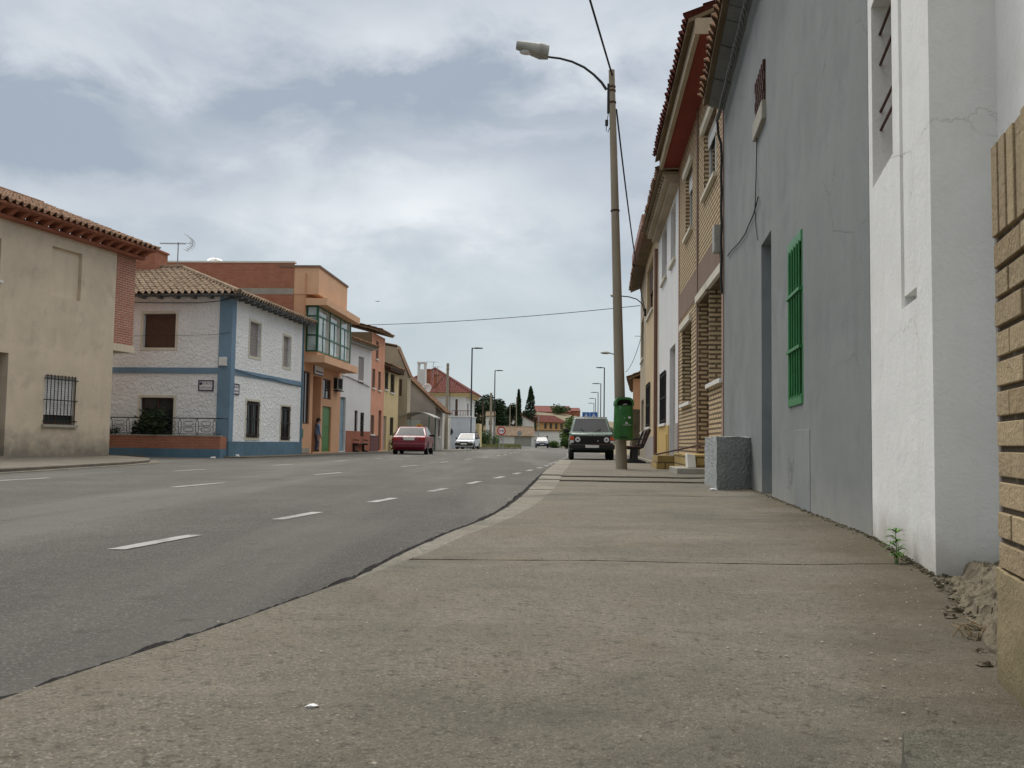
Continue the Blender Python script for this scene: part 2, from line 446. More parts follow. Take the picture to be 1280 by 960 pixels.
M['bluegrey_door'] = simple('blue_grey_door', (.22, .33, .40), .6)
M['white_trim'] = plaster('white_trim', (.78, .77, .72), var=.06)
M['white_metal'] = simple('white_metal', (.72, .72, .70), .4)
M['alu'] = simple('grey_metal', (.33, .34, .34), .45, metal=.4)
M['lamp_grey'] = simple('lamp_grey', (.33, .33, .30), .55)
M['black_metal'] = simple('black_painted_metal', (.018, .02, .022), .5)
M['cable'] = simple('black_cable', (.016, .016, .017), .7)
M['grey_cable'] = simple('grey_cable', (.16, .165, .165), .8)
M['copper_pipe'] = simple('brown_downpipe', (.17, .085, .06), .5)
M['pink_fascia'] = simple('pink_fascia', (.30, .16, .13), .6)
M['sign_white'] = simple('sign_white', (.74, .73, .74), .45, var=.06)
M['sign_violet'] = simple('sign_lettering', (.07, .055, .10), .5)
M['sign_red'] = simple('sign_red', (.50, .03, .03), .4)
M['sign_black'] = simple('sign_black', (.015, .015, .015), .4)
M['sign_blue'] = simple('sign_blue', (.03, .13, .42), .4)
M['sign_yellow'] = simple('sign_yellow', (.75, .42, .03), .45)
M['tyre'] = simple('tyre', (.02, .02, .02), .85)
M['rim'] = simple('rim', (.42, .42, .42), .35, metal=.7)
M['car_red'] = simple('car_red_paint', (.19, .010, .028), .32, coat=.2, bump=0, var=.05)
M['car_white'] = simple('car_white_paint', (.62, .66, .69), .32, coat=.3, bump=0, var=.04)
M['car_blue'] = simple('car_dark_blue_paint', (.025, .036, .055), .34, coat=.2, bump=0, var=.05)
M['car_green'] = simple('car_dark_green_paint', (.075, .135, .105), .34, coat=.3, bump=0, var=.06)
M['car_trim'] = simple('black_car_trim', (.02, .02, .02), .6)
M['lens_red'] = simple('red_lens', (.35, .02, .02), .2, bump=0)
M['lens_orange'] = simple('orange_lens', (.62, .10, .03), .2, bump=0)
M['lens_clear'] = simple('clear_lens', (.72, .74, .76), .12, bump=0)
M['plate'] = simple('number_plate', (.72, .72, .70), .4, var=.04)
M['skin'] = simple('skin', (.42, .25, .18), .6, var=.06)
M['shirt'] = simple('blue_shirt', (.19, .27, .42), .85)
M['trousers'] = simple('grey_blue_trousers', (.11, .14, .22), .9)
M['hair'] = simple('dark_hair', (.012, .01, .01), .6)
M['shoe'] = simple('dark_shoe', (.02, .018, .016), .6)
M['leaf_dark'] = leafmat('dark_foliage', (.012, .028, .012), (.035, .062, .022))
M['leaf_mid'] = leafmat('mid_foliage', (.03, .06, .018), (.075, .12, .035))
M['leaf_light'] = leafmat('light_foliage', (.06, .12, .025), (.14, .21, .06))
M['leaf_grass'] = leafmat('verge_grass', (.10, .12, .04), (.22, .22, .09))
M['leaf_weed'] = leafmat('weed_leaf', (.07, .16, .03), (.13, .26, .06))
M['leaf_dry'] = leafmat('dry_stalk', (.22, .15, .08), (.36, .28, .17))
M['bark'] = simple('bark', (.10, .075, .05), .95, var=.3)
M['earth'] = plaster('dry_earth', (.20, .165, .105), var=.25, bump=.6, bscale=.8, stain=(.10, .12, .05), stain_amt=.8)
M['litter'] = simple('white_paper', (.75, .75, .75), .7, var=.05)
M['pebble'] = leafmat('pebbles', (.06, .052, .04), (.42, .39, .33))
M['curtain'] = simple('curtain', (.50, .50, .46), .9)
# ------------------------------------------------------------------ street geometry
def lerp_pts(pts, y):
    if y <= pts[0][1]:
        (x0, y0), (x1, y1) = pts[0], pts[1]
    elif y >= pts[-1][1]:
        (x0, y0), (x1, y1) = pts[-2], pts[-1]
    else:
        for (x0, y0), (x1, y1) in zip(pts, pts[1:]):
            if y0 <= y <= y1: break
    return x0 + (x1 - x0) * (y - y0) / (y1 - y0)
def XR(Y):                                   # right lane line
    return lerp_pts([(-2.3 - .21 * 15.5, -10), (-2.3, 5.5), (-1.02, 12.4), (-.05, 18.4), (.92, 25.6), (2.78, 45), (8.1, 134), (8.6, 150)], Y)
_k = [gnd(*q, .12) for q in ((0, 876), (97.6, 841), (195, 809), (293, 777), (390, 743), (449, 720), (500, 692.5), (554, 668), (604, 649.6), (641.7, 628.8), (664.6, 608), (679, 592.5), (690, 583.5))]
KERB = [(_k[0].x - .23 * (_k[0].y + 3.0), -3.0)] + [(q.x, q.y) for q in _k] + [(1.52, 28.6)]
for _ in range(2):                            # round off the corners
    KERB = [KERB[0]] + [p for a, b_ in zip(KERB, KERB[1:]) for p in ((a[0] * .75 + b_[0] * .25, a[1] * .75 + b_[1] * .25), (a[0] * .25 + b_[0] * .75, a[1] * .25 + b_[1] * .75))] + [KERB[-1]]
def KX(Y): return lerp_pts(KERB, Y)
SZ = 0.12                                    # pavement level

def terrain(x, y):
    t = max(0, min(1, (y - 215) / 125)); t = t * t * (3 - 2 * t)
    m = max(0, min(1, (75 - x) / 60)) * .75 + .25
    return -0.06 + (11.2 * t * m + (mnoise.noise((x * .02, y * .02, 1)) * 1.2 * t))
g = MB()
xs = [-2500, -800, -300, -150] + [-100 + 10 * i for i in range(26)] + [220, 400, 900, 2500]
ys = [-600, -60, -10, 60, 150, 190] + [200 + 10 * i for i in range(22)] + [450, 520, 700, 1200, 2500, 5000]
pts = [(x, y, terrain(x, y)) for y in ys for x in xs]
n = len(xs)
g.faces(pts, [(j * n + i, j * n + i + 1, (j + 1) * n + i + 1, (j + 1) * n + i) for j in range(len(ys) - 1) for i in range(n - 1)])
tag(g.build('ground', M['earth'], smooth=True), kind='structure')

# road sheet with a bend to the left at its far end
road = MB()
yy = [-8 + 2 * i for i in range(80)]
rows = []
for y in yy:
    bend = max(0, y - 128) ** 2 * .022
    left = -42 if y < 100 else -42 + (y - 100) * 1.0
    right = (max(KX(y) + .35, XR(y) + 1.5)) if y < 28.6 else XR(y) + (4.5 if y < 60 else 2.2)
    k = 14
    c = XR(y) - 3.3
    rows.append([(left + (right - left) * i / k - bend * (i / k), y, .012 * math.exp(-((left + (right - left) * i / k - c) / 4) ** 2)) for i in range(k + 1)])
n = len(rows[0])
road.faces([p for r_ in rows for p in r_], [(j * n + i, j * n + i + 1, (j + 1) * n + i + 1, (j + 1) * n + i) for j in range(len(rows) - 1) for i in range(n - 1)])
road_o = tag(road.build('road', M['asphalt'], smooth=True), kind='structure')

def RZ(x, y): return .012 * math.exp(-((x - XR(y) + 3.3) / 4) ** 2) + .005
def dash(y0, y1, off, w=.11):
    mb = MB()
    k = 8
    rr_ = random.Random(int(y0 * 100))
    for a in range(k):
        ya, yb = y0 + (y1 - y0) * a / k, y0 + (y1 - y0) * (a + 1) / k
        if a in (0, k - 1): e = .012
        else: e = .004
        j1, j2 = rr_.uniform(-e, e), rr_.uniform(-e, e)
        xa, xb = XR(ya) + off, XR(yb) + off
        mb.poly([(xa - w / 2, ya, RZ(xa, ya)), (xa + w / 2, ya, RZ(xa, ya)), (xb + w / 2 + j1, yb, RZ(xb, yb)), (xb - w / 2 + j2, yb, RZ(xb, yb))])
    mb.build('lane_marking', M['paint_white'], road_o, recalc=True)
# right line: measured starts ; centre and left lines
for (ya, yb) in [(5.45, 6.32), (7.62, 8.45), (9.9, 10.7), (12.2, 13.05)]: dash(ya, yb, 0, .11)
y = 14.6
while y < 60: dash(y, y + .9, 0); y += 2.35
for (ya, yb) in [(12.2, 13.6), (17.2, 18.6)]: dash(ya, yb, -3.4, .10)
y = 23.5
while y < 128: dash(y, y + 1.6, -3.4); y += 5.2
y = 13.2
while y < 70: dash(y, y + 1.3, -6.55, .10); y += 5.0
for i in range(9):                           # broken line across the street at the far junction
    x = -.4 + i * .72
    mb = MB(); mb.poly([(x, 77.0, .02), (x + .42, 77.0, .02), (x + .42, 77.5, .02), (x, 77.5, .02)]); mb.build('lane_marking', M['paint_white'], road_o)

# ------------------------------------------------------------------ house builder
class House:
    def __init__(s, name, label, A, B, D, H, cat='house', group=None):
        s.A = Vector(A[:2]); s.B = Vector(B[:2]); d = s.B - s.A
        s.L = d.length; s.D = D; s.H = H
        s.root = thing(name, label, cat, (s.A.x, s.A.y, 0), math.atan2(d.y, d.x), group)
        s.m = Matrix.Translation((s.A.x, s.A.y, 0)) @ Matrix.Rotation(math.atan2(d.y, d.x), 4, 'Z')
        s.inv = s.m.inverted()
        s.holes = {0: [], 1: [], 2: [], 3: []}
    def fp(s, px, py, t=0.0):                # pixel on the street face -> (a, z)
        o = s.inv @ CP; d = s.inv.to_3x3() @ ray(px, py)
        p = o + d * ((t - o.y) / d.y)
        return p.x, p.z
    def gp(s, px, py, a):                    # pixel on an end wall at local x = a -> (t, z)
        o = s.inv @ CP; d = s.inv.to_3x3() @ ray(px, py)
        p = o + d * ((a - o.x) / d.x)
        return p.y, p.z
    def rect(s, xa, xb, yt, yb, t=0.0):
        xm, ym = (xa + xb) / 2, (yt + yb) / 2
        a, b = s.fp(xa, ym, t)[0], s.fp(xb, ym, t)[0]
        return (min(a, b), max(a, b), s.fp(xm, yb, t)[1], s.fp(xm, yt, t)[1])
    def face(s, side):                       # matrix (a, t outward, z) -> house local
        if side == 0: return Matrix.Identity(4)
        if side == 1: return Matrix.Translation((s.L, 0, 0)) @ Matrix.Rotation(-PI / 2, 4, 'Z')
        if side == 2: return Matrix.Translation((s.L, -s.D, 0)) @ Matrix.Rotation(PI, 4, 'Z')
        return Matrix.Translation((0, -s.D, 0)) @ Matrix.Rotation(PI / 2, 4, 'Z')
    def rect1(s, xa, xb, yt, yb):            # on side 1 (a runs away from the street)
        xm, ym = (xa + xb) / 2, (yt + yb) / 2
        a, b = -s.gp(xa, ym, s.L)[0], -s.gp(xb, ym, s.L)[0]
        return (min(a, b), max(a, b), s.gp(xm, yb, s.L)[1], s.gp(xm, yt, s.L)[1])
    def hole(s, rect, depth=.22, side=0):
        s.holes[side].append((*rect, depth)); return rect
    def walls(s, mat, z0=-.05, tops=None, bevel=0.0, mats1=None):
        mb = MB(); allz = {max(z0, h[k]) for hs in s.holes.values() for h in hs for k in (2, 3)} if bevel else set()
        for side in range(4):
            mb.xf = s.face(side)
            W = s.L if side in (0, 2) else s.D
            hs = s.holes[side]
            A = sorted({0.0, W} | {h[0] for h in hs} | {h[1] for h in hs}); Z = sorted({z0, s.H} | allz | {max(z0, h[2]) for h in hs} | {h[3] for h in hs})
            mi = 1 if (mats1 and side in (1, 3)) else 0
            for a0, a1 in zip(A, A[1:]):
                for q0, q1 in zip(Z, Z[1:]):
                    ca, cz = (a0 + a1) / 2, (q0 + q1) / 2
                    if any(h[0] < ca < h[1] and h[2] < cz < h[3] for h in hs): continue
                    mb.poly([(a0, 0, q0), (a1, 0, q0), (a1, 0, q1), (a0, 0, q1)], mi)
            for (a0, a1, q0, q1, dp) in hs:
                q0 = max(q0, z0)
                mb.poly([(a0, 0, q0), (a0, -dp, q0), (a0, -dp, q1), (a0, 0, q1)], mi); mb.poly([(a1, 0, q0), (a1, 0, q1), (a1, -dp, q1), (a1, -dp, q0)], mi)
                mb.poly([(a0, 0, q1), (a0, -dp, q1), (a1, -dp, q1), (a1, 0, q1)], mi); mb.poly([(a0, 0, q0), (a1, 0, q0), (a1, -dp, q0), (a0, -dp, q0)], mi)
                mb.poly([(a0, -dp, q0), (a1, -dp, q0), (a1, -dp, q1), (a0, -dp, q1)], mi)
        mb.xf = None
        mb.poly([(0, 0, s.H), (s.L, 0, s.H), (s.L, -s.D, s.H), (0, -s.D, s.H)])
        if tops:                             # gable polygons on the end walls: ridge (t, z)
            for side_x in tops:
                x, ts = side_x
                mb.poly([(x, 0, s.H)] + [(x, t, z) for t, z in ts] + [(x, -s.D, s.H)], 1 if mats1 else 0)
        ml = [mat, mats1] if mats1 else mat
        return mb.build('wall', ml, s.root, recalc=bool(bevel), bevel=bevel, seg=3)
    def window(s, rect, depth=.18, style='glass', side=0, sill=True, surround=None, frame=None, bars=None, mull=1, sillmat=None, pane=None, shutter=.6, shmat=None, hole=True):
        if hole: s.hole(rect, depth + .02, side)
        a0, a1, z0, z1 = rect; X = s.face(side)
        frame = frame or M['wood_brown']
        fm = MB(X); w = .055; d0, d1 = -depth, -depth + .06
        fm.box(a0, a0 + w, d0, d1, z0, z1); fm.box(a1 - w, a1, d0, d1, z0, z1)
        fm.box(a0 + w, a1 - w, d0, d1, z1 - w, z1); fm.box(a0 + w, a1 - w, d0, d1, z0, z0 + w)
        for k in range(mull):
            c = a0 + (a1 - a0) * (k + 1) / (mull + 1); fm.box(c - .03, c + .03, d0, d1 - .004, z0 + w, z1 - w)
        wo = fm.build('window', frame, s.root)
        p = MB(X); p.box(a0 + w - .01, a1 - w + .01, d0 + .012, d0 + .03, z0 + w - .01, z1 - w + .01); p.build('pane', pane or M['glass'], wo)
        if style == 'shutter':
            q = MB(X); zb = z1 - (z1 - z0) * shutter; k = max(4, int((z1 - zb) / .06))
            for i in range(k):
                za, zc = zb + (z1 - zb) * i / k, zb + (z1 - zb) * (i + 1) / k
                q.box(a0 + .012, a1 - .012, d1 + .005, d1 + .022 + .006 * (i % 2), za, zc - .006)
            q.build('shutter', shmat or M['shutter_brown'], wo)
        if sill:
            q = MB(X); q.box(a0 - .06, a1 + .06, -depth + .065, .07, z0 - .07, z0 + .005); q.build('sill', sillmat or M['white_trim'], wo)
        if surround:
            q = MB(X); e = .09; t0, t1 = -.02, .018
            q.box(a0 - e, a0 - .002, t0, t1, z0 - e, z1 + e); q.box(a1 + .002, a1 + e, t0, t1, z0 - e, z1 + e); q.box(a0 - .002, a1 + .002, t0, t1 - .002, z1 + .002, z1 + e)
            q.box(a0 - .002, a1 + .002, t0, t1 - .002, z0 - e, z0 - .002)
            q.build('surround', surround, wo)
        if bars:
            q = MB(X); k, bm_ = bars
            for i in range(k):
                c = a0 + (a1 - a0) * (i + .5) / k; q.tube([(c, .03, z0 - .02), (c, .03, z1 + .02)], .013, 6)
            for zz in (z0 + .1, (z0 + z1) / 2, z1 - .1): q.box(a0 - .04, a1 + .04, .022, .040, zz - .015, zz + .015)
            q.build('window_grille', bm_, wo)
        return wo
    def door(s, rect, depth=.2, mat=None, side=0, panels=3, handle=True, hole=True):
        if hole: s.hole(rect, depth + .02, side)
        a0, a1, z0, z1 = rect; X = s.face(side); q = MB(X)
        q.box(a0 + .012, a1 - .012, -depth - .015, -depth + .035, z0, z1 - .012)
        for i in range(panels):
            zc0 = z0 + (z1 - z0) * (i + .12) / panels; zc1 = z0 + (z1 - z0) * (i + .88) / panels
            q.box(a0 + .14, a1 - .14, -depth + .035, -depth + .05, zc0, zc1)
        o = q.build('door', mat or M['wood_brown'], s.root)
        if handle:
            h = MB(X); c = a0 + .1; h.tube([(c, -depth + .05, z0 + 1.0), (c, -depth + .09, z0 + 1.0), (c + .09, -depth + .09, z0 + 1.0)], .011, 6); h.build('handle', M['alu'], o)
        return o
    def box(s, name, mat, a0, a1, t0, t1, z0, z1, parent=None, side=0, bevel=0):
        q = MB(s.face(side)); q.box(a0, a1, t0, t1, z0, z1); return q.build(name, mat, parent or s.root, bevel=bevel)

def tile_slope(mb, O, U, V, W, S, hl=0.0, hr=0.0, pitch=.24, row=.36, amp=.045, m=0, seed=1):
    """barrel tiles on a slope: O eave start, U along the eave, V up the slope; hl / hr = how far the hips close in per unit of slope"""
    O, U, V = Vector(O), Vector(U).normalized(), Vector(V).normalized()
    N = U.cross(V).normalized()
    if N.z < 0: N = -N
    rr = random.Random(seed)
    nseg = 6; ncol = int(W / pitch)
    r = 0
    while r * row < S - .02:
        v0, v1 = r * row, min(S, (r + 1) * row)
        a0, b0 = hl * v0, W - hr * v0
        if b0 - a0 < pitch: break
        line0, line1, low = [], [], []
        jit = [rr.uniform(-.018, .018) for _ in range(ncol + 2)]
        lift = [rr.uniform(.018, .04) for _ in range(ncol + 2)]
        i = 0
        for i in range(ncol * nseg + 1):
            u = i * pitch / nseg
            ca = int(u / pitch + .25) % (ncol + 1)
            a1_, b1_ = hl * v1, W - hr * v1
            h = amp * math.cos(2 * PI * u / pitch)
            uu0 = min(max(u, a0), b0); uu1 = min(max(u, a1_), b1_)
            up = 1 if h > -.01 else 0
            line0.append(O + U * uu0 + V * (v0 + jit[ca] - .02 * up) + N * (h + .05 + lift[ca] * up))
            line1.append(O + U * uu1 + V * v1 + N * (h + .05))
            low.append(O + U * uu0 + V * (v0 + jit[ca] - .02 * up) + N * (h + .05 + lift[ca] * up - .03))
        k = len(line0)
        mb.faces(line0 + line1 + low, [f for i in range(k - 1) for f in ((i, i + 1, k + i + 1, k + i), (2 * k + i, 2 * k + i + 1, i + 1, i))], m)
        r += 1

def gable_roof(h, z, rise, mat, over=.45, endl=.1, endr=.1, back=True, deck=None, tile=True, seed=1, thick=.07, ridge_t=None):
    """ridge parallel to the street; local coordinates of the house"""
    rt = -h.D / 2 if ridge_t is None else ridge_t
    sl = rise / -rt
    mb = MB()
    e0 = (-endl, over, z - sl * over); W = h.L + endl + endr
    V = Vector((0, rt - over, rise + sl * over)); S = V.length
    if tile: tile_slope(mb, e0, (1, 0, 0), V, W, S, seed=seed)
    else:
        mb.prism([(-endl, over, z - sl * over + .03), (h.L + endr, over, z - sl * over + .03), (h.L + endr, rt, z + rise + .03), (-endl, rt, z + rise + .03)], (0, 0, .05))
    if back:
        b0 = (h.L + endr, -h.D - over, z - sl * over)
        V2 = Vector((0, rt + h.D + over, rise + sl * over))
        if tile: tile_slope(mb, b0, (-1, 0, 0), V2, W, V2.length, seed=seed + 1)
        else: mb.prism([(-endl, -h.D - over, z - sl * over + .03), (h.L + endr, -h.D - over, z - sl * over + .03), (h.L + endr, rt, z + rise + .03), (-endl, rt, z + rise + .03)], (0, 0, .05))
        mb.tube([(-endl, rt, z + rise + .05), (h.L + endr, rt, z + rise + .05)], .11, 8)
    o = mb.build('roof', mat, h.root, recalc=False)
    d = MB()
    d.prism([(-endl + .02, over - .03, z - sl * (over - .03) - thick), (h.L + endr - .02, over - .03, z - sl * (over - .03) - thick), (h.L + endr - .02, rt, z + rise - thick), (-endl + .02, rt, z + rise - thick)], (0, 0, thick))
    if back: d.prism([(-endl + .02, -h.D - over + .03, z - sl * (over - .03) - thick), (h.L + endr - .02, -h.D - over + .03, z - sl * (over - .03) - thick), (h.L + endr - .02, rt - .003, z + rise - thick), (-endl + .02, rt - .003, z + rise - thick)], (0, 0, thick))
    d.build('roof_deck', deck or M['eave_brown'], o)
    return o

# ================================================================== RIGHT SIDE
# --- near white house and its return
R1A, R1B = plan(1170, 722, 3.93), plan(1091, 673, 5.6)
h1 = House('white_house', 'white rendered house with a tall barred window slot and cracked grey return wall', R1A, R1B, 6, 6.6)
# window slot
sa, zb = h1.fp(1091, 235); sb = h1.fp(1116, 205)[0]; zt = h1.fp(1083, 27)[1]
slot = (min(sa, sb), max(sa, sb), zb, zt)
h1.hole(slot, .30)
gs, gz = h1.fp(1127, 387); gs2 = h1.fp(1131, 380)[0]
h1.hole((min(gs, gs2), max(gs, gs2), gz, 6.4), .035)
ns2 = h1.fp(1146, 372)[0]
h1.hole((ns2, min(gs, gs2) - .002, gz + .0, gz + .05), .05)
h1.walls(M['white_wall'], bevel=.022)
fr = MB(); fr.box(slot[0], slot[1], -.295, -.26, slot[2], slot[3]); wo = fr.build('window', M['wood_brown'], h1.root)
bb = MB()
for py in (51, 89, 148, 171):
    zz = h1.fp(1097, py, -.05)[1]
    bb.tube([(slot[0] - .02, -.05, zz), (slot[1] + .02, -.05, zz)], .009, 8)
bb.build('window_grille', M['rust'], wo)
gable_roof(h1, 6.6, 1.2, M['tile_old'], .4, 0, 0)
# --- nearest white house (set back) and low brick wall in front
c = h1.m @ Vector((0, -.27, 0))
R0B = Vector((c.x, c.y)); dirn = Vector((.2, 1)).normalized(); R0A = R0B - dirn * 8
h0 = House('white_house', 'white rendered house set back behind the low buff brick wall', R0A, R0B, 6, 6.4)
h0.walls(M['white_wall'])
gable_roof(h0, 6.4, 1.2, M['tile_old'], .4, 0, 0, seed=5)
wB = plan(1246, 560, 2.2); dirn = Vector((.276, 1)).normalized(); wA = wB - dirn * 2.9
bwall = House('brick_wall', 'low buff brick wall with raked joints and upright bricks along its top', wA, wB, .22, 1.2, cat='wall')
L = bwall.L
core = MB(); core.box(0, L - .012, -.205, -.012, .1, 1.315); core.build('mortar_core', M['mortar'], bwall.root)
bk = MB(); rows_ = 0; z = .394; r5 = random.Random(5)
while z < 1.11:
    x = L - .004; first = True
    while x > 0:
        ln = (.115 if rows_ % 2 else .235) if first else .235
        first = False
        a = max(0, x - ln)
        j = r5.uniform(-.003, .003)
        bk.box(a, x, -.215 - j, r5.uniform(-.004, .002), z, z + .057, r5.choice((0, 0, 1, 2)))
        x = a - .012
    z += .071; rows_ += 1
x = L - .004
while x > 0:
    bk.box(x - .056, x, -.215, r5.uniform(-.004, .003), z + .004, z + .225, r5.choice((0, 1, 2))); x -= .067
bk.build('bricks', [M['buff_solid'], M['buff_solid2'], M['buff_solid3']], bwall.root, bevel=.0025)
ed = MB(); ed.box(L - .003, L + .020, -.2, -.006, .37, 1.27); ed.build('mortar_edge', M['pale_mortar'], bwall.root, bevel=.006)
pl = MB(); nx_, nz_ = 90, 14
pts = []
for j in range(nz_ + 1):
    for i in range(nx_ + 1):
        a_ = (L + .006) * i / nx_; top_ = .388 + .010 * mnoise.noise((a_ * 14, 0, 2)) + .006 * mnoise.noise((a_ * 40, 0, 2))
        z_ = .06 + (top_ - .06) * j / nz_
        pts.append((a_, .006 + .007 * mnoise.noise((a_ * 7, z_ * 9, 5)) + .003 * mnoise.noise((a_ * 28, z_ * 28, 5)), z_))
n_a = len(pts); pts += [(a_, -.2, z_) for a_, t_, z_ in pts]
pl.faces(pts, [(j * (nx_ + 1) + i, j * (nx_ + 1) + i + 1, (j + 1) * (nx_ + 1) + i + 1, (j + 1) * (nx_ + 1) + i) for j in range(nz_) for i in range(nx_)] + [(nz_ * (nx_ + 1) + i, nz_ * (nx_ + 1) + i + 1, n_a + nz_ * (nx_ + 1) + i + 1, n_a + nz_ * (nx_ + 1) + i) for i in range(nx_)] + [(j * (nx_ + 1) + nx_, (j + 1) * (nx_ + 1) + nx_, n_a + (j + 1) * (nx_ + 1) + nx_, n_a + j * (nx_ + 1) + nx_) for j in range(nz_)])
pl.build('plinth', M['plinth'], bwall.root, smooth=True)

# --- grey house
R2A, R2B = plan(1090.6, 673, 5.605), plan(905, 400, 15.3)
R2A = R2A + (R2B - R2A).normalized() * .004
h2 = House('grey_house', 'plain dark grey rendered house with a green barred window', R2A, R2B, 8, 6.45)
wr = h2.rect(986, 1004, 296, 507)
h2.hole(wr, .16)
dr = h2.rect(952, 964.5, 290, 600); dr = (dr[0], dr[1], .1, h2.fp(956, 300)[1])
h2.door(dr, .22, M['bluegrey_door'])
ur = h2.rect(946, 957, 88, 140); 
h2.hole(ur, .14)
h2.walls(M['grey_wall'])
# green window with shutters and bars
g = MB(); a0, a1, z0, z1 = wr; w = .04
g.box(a0, a0 + w, -.06, .004, z0, z1); g.box(a1 - w, a1, -.06, .012, z0, z1); g.box(a0 + w, a1 - w, -.06, .012, z1 - .1, z1); g.box(a0 + w, a1 - w, -.06, .012, z0, z0 + .09)
gw = g.build('window', M['green_paint'], h2.root, bevel=.006)
g = MB(); g.box(a0 + w - .01, a1 - w + .01, -.12, -.1, z0 + .08, z1 - .09)
for k in range(9):
    c_ = a0 + w + (a1 - a0 - 2 * w) * (k + .5) / 9; g.box(c_ - .028, c_ + .028, -.1, -.088, z0 + .1, z1 - .11)
g.build('shutter', M['green_deep'], gw)
g = MB()
for k in range(5):
    c_ = a0 + w + (a1 - a0 - 2 * w) * (k + .6) / 5.2; g.tube([(c_, .012, z0 + .07), (c_, .012, z1 - .08)], .0095, 8)
for q in (.33, .66): g.box(a0 + w - .01, a1 - w + .01, -.018, .034, z0 + (z1 - z0) * q - .014, z0 + (z1 - z0) * q + .014)
g.build('window_grille', M['green_paint'], gw)
g = MB(); q0, _z = h2.fp(994, 590); q1, _z = h2.fp(1013, 610); zt_p = h2.fp(1003, 537)[1]
g.box(min(q0, q1), max(q0, q1), -.01, .005, .1, zt_p); g.build('render_patch', M['grey_patch'], h2.root, bevel=.003)
# upper opening: rusty tile pot ledge and sill
a0, a1, z0, z1 = ur
g = MB(); g.box(a0, a1, -.13, -.1, z0, z1); uw = g.build('window', M['wood_brown'], h2.root)
g = MB(); g.box(a0 - .03, a1 + .03, -.1, .05, z0 - .22, z0 - .002); g.build('sill', M['concrete'], uw, bevel=.01)
g = MB()
for k in range(11):
    for q in range(4): g.box(a0 + (a1 - a0) * k / 11, a0 + (a1 - a0) * (k + .9) / 11, -.005, .018 + .012 * ((k + q) % 2), z0 + .005 + .12 * q, z0 + .005 + .12 * (q + .94))
g.build('clay_screen', M['clay_dark'], uw)
# eave : soffit slabs, corbel courses, tiles
Hh = h2.H
g = MB(); n_ = 24
for i in range(n_):
    a = h2.L * i / n_; b = h2.L * (i + .97) / n_
    dz = .012 * math.sin(i * 2.3)
    g.hexa([(a, -.02, Hh - .12 + dz), (b, -.02, Hh - .12 + dz), (b, .26, Hh - .03 + dz), (a, .26, Hh - .03 + dz), (a, -.02, Hh + .05), (b, -.02, Hh + .05), (b, .28, Hh + .08), (a, .28, Hh + .08)])
g.build('eave', M['eave_grey'], h2.root)
rf = gable_roof(h2, Hh + .2, 1.7, M['tile_dark'], .38, 0, .05, seed=9)
# bundle of cables under the eave, then down the corner
for k in range(3):
    pts = []
    for i in range(120):
        a = h2.L - .1 - (h2.L - .3) * i / 119
        ph = i * .9 + k * 2.1
        pts.append(h2.m @ Vector((a, .12 + .022 * math.cos(ph), Hh - .30 + .02 * math.sin(ph) - .03 * abs(math.sin(i * .26)))))
    mb = MB(); mb.tube(pts, .016, 6)
    tag(mb.build('eave_cable', M['grey_cable'], smooth=True), 'one of the twisted grey cables strung under the eave of the grey house', 'cable', 'twisted cables under the grey eave')
pts = [h2.m @ Vector((h2.L - .1, .12, Hh - .30)), h2.m @ Vector((h2.L - .08, .10, Hh - .55))]
for i in range(30): pts.append(h2.m @ Vector((h2.L - .07 + .006 * math.sin(i * 1.9), .05 + .004 * math.cos(i), Hh - .7 - i * .088)))
mb = MB(); mb.tube(pts, .022, 6); tag(mb.build('drop_cable', M['cable'], smooth=True), 'thick black cable running down the corner beside the grey house', 'cable')
pts = [h2.m @ Vector((a, .02, z)) for a, z in [h2.fp(*p) for p in ((911, 320), (917, 312), (926, 303), (934, 291), (938, 281), (944, 268), (950, 246), (947, 262))][:7]]
mb = MB(); mb.tube(pts, .008, 5); tag(mb.build('wall_wire', M['cable']), 'thin loose wire sagging across the far end of the grey facade', 'wire')
pts = [h2.m @ Vector((a, .018, z)) for a, z in [h2.fp(*p) for p in ((948, 168), (947.5, 200), (946.5, 235), (945.5, 262), (947, 285), (949, 300))]]
mb = MB(); mb.tube(pts, .006, 5); tag(mb.build('wall_wire', M['cable']), 'thin vertical wire below the small upper window of the grey house', 'wire')
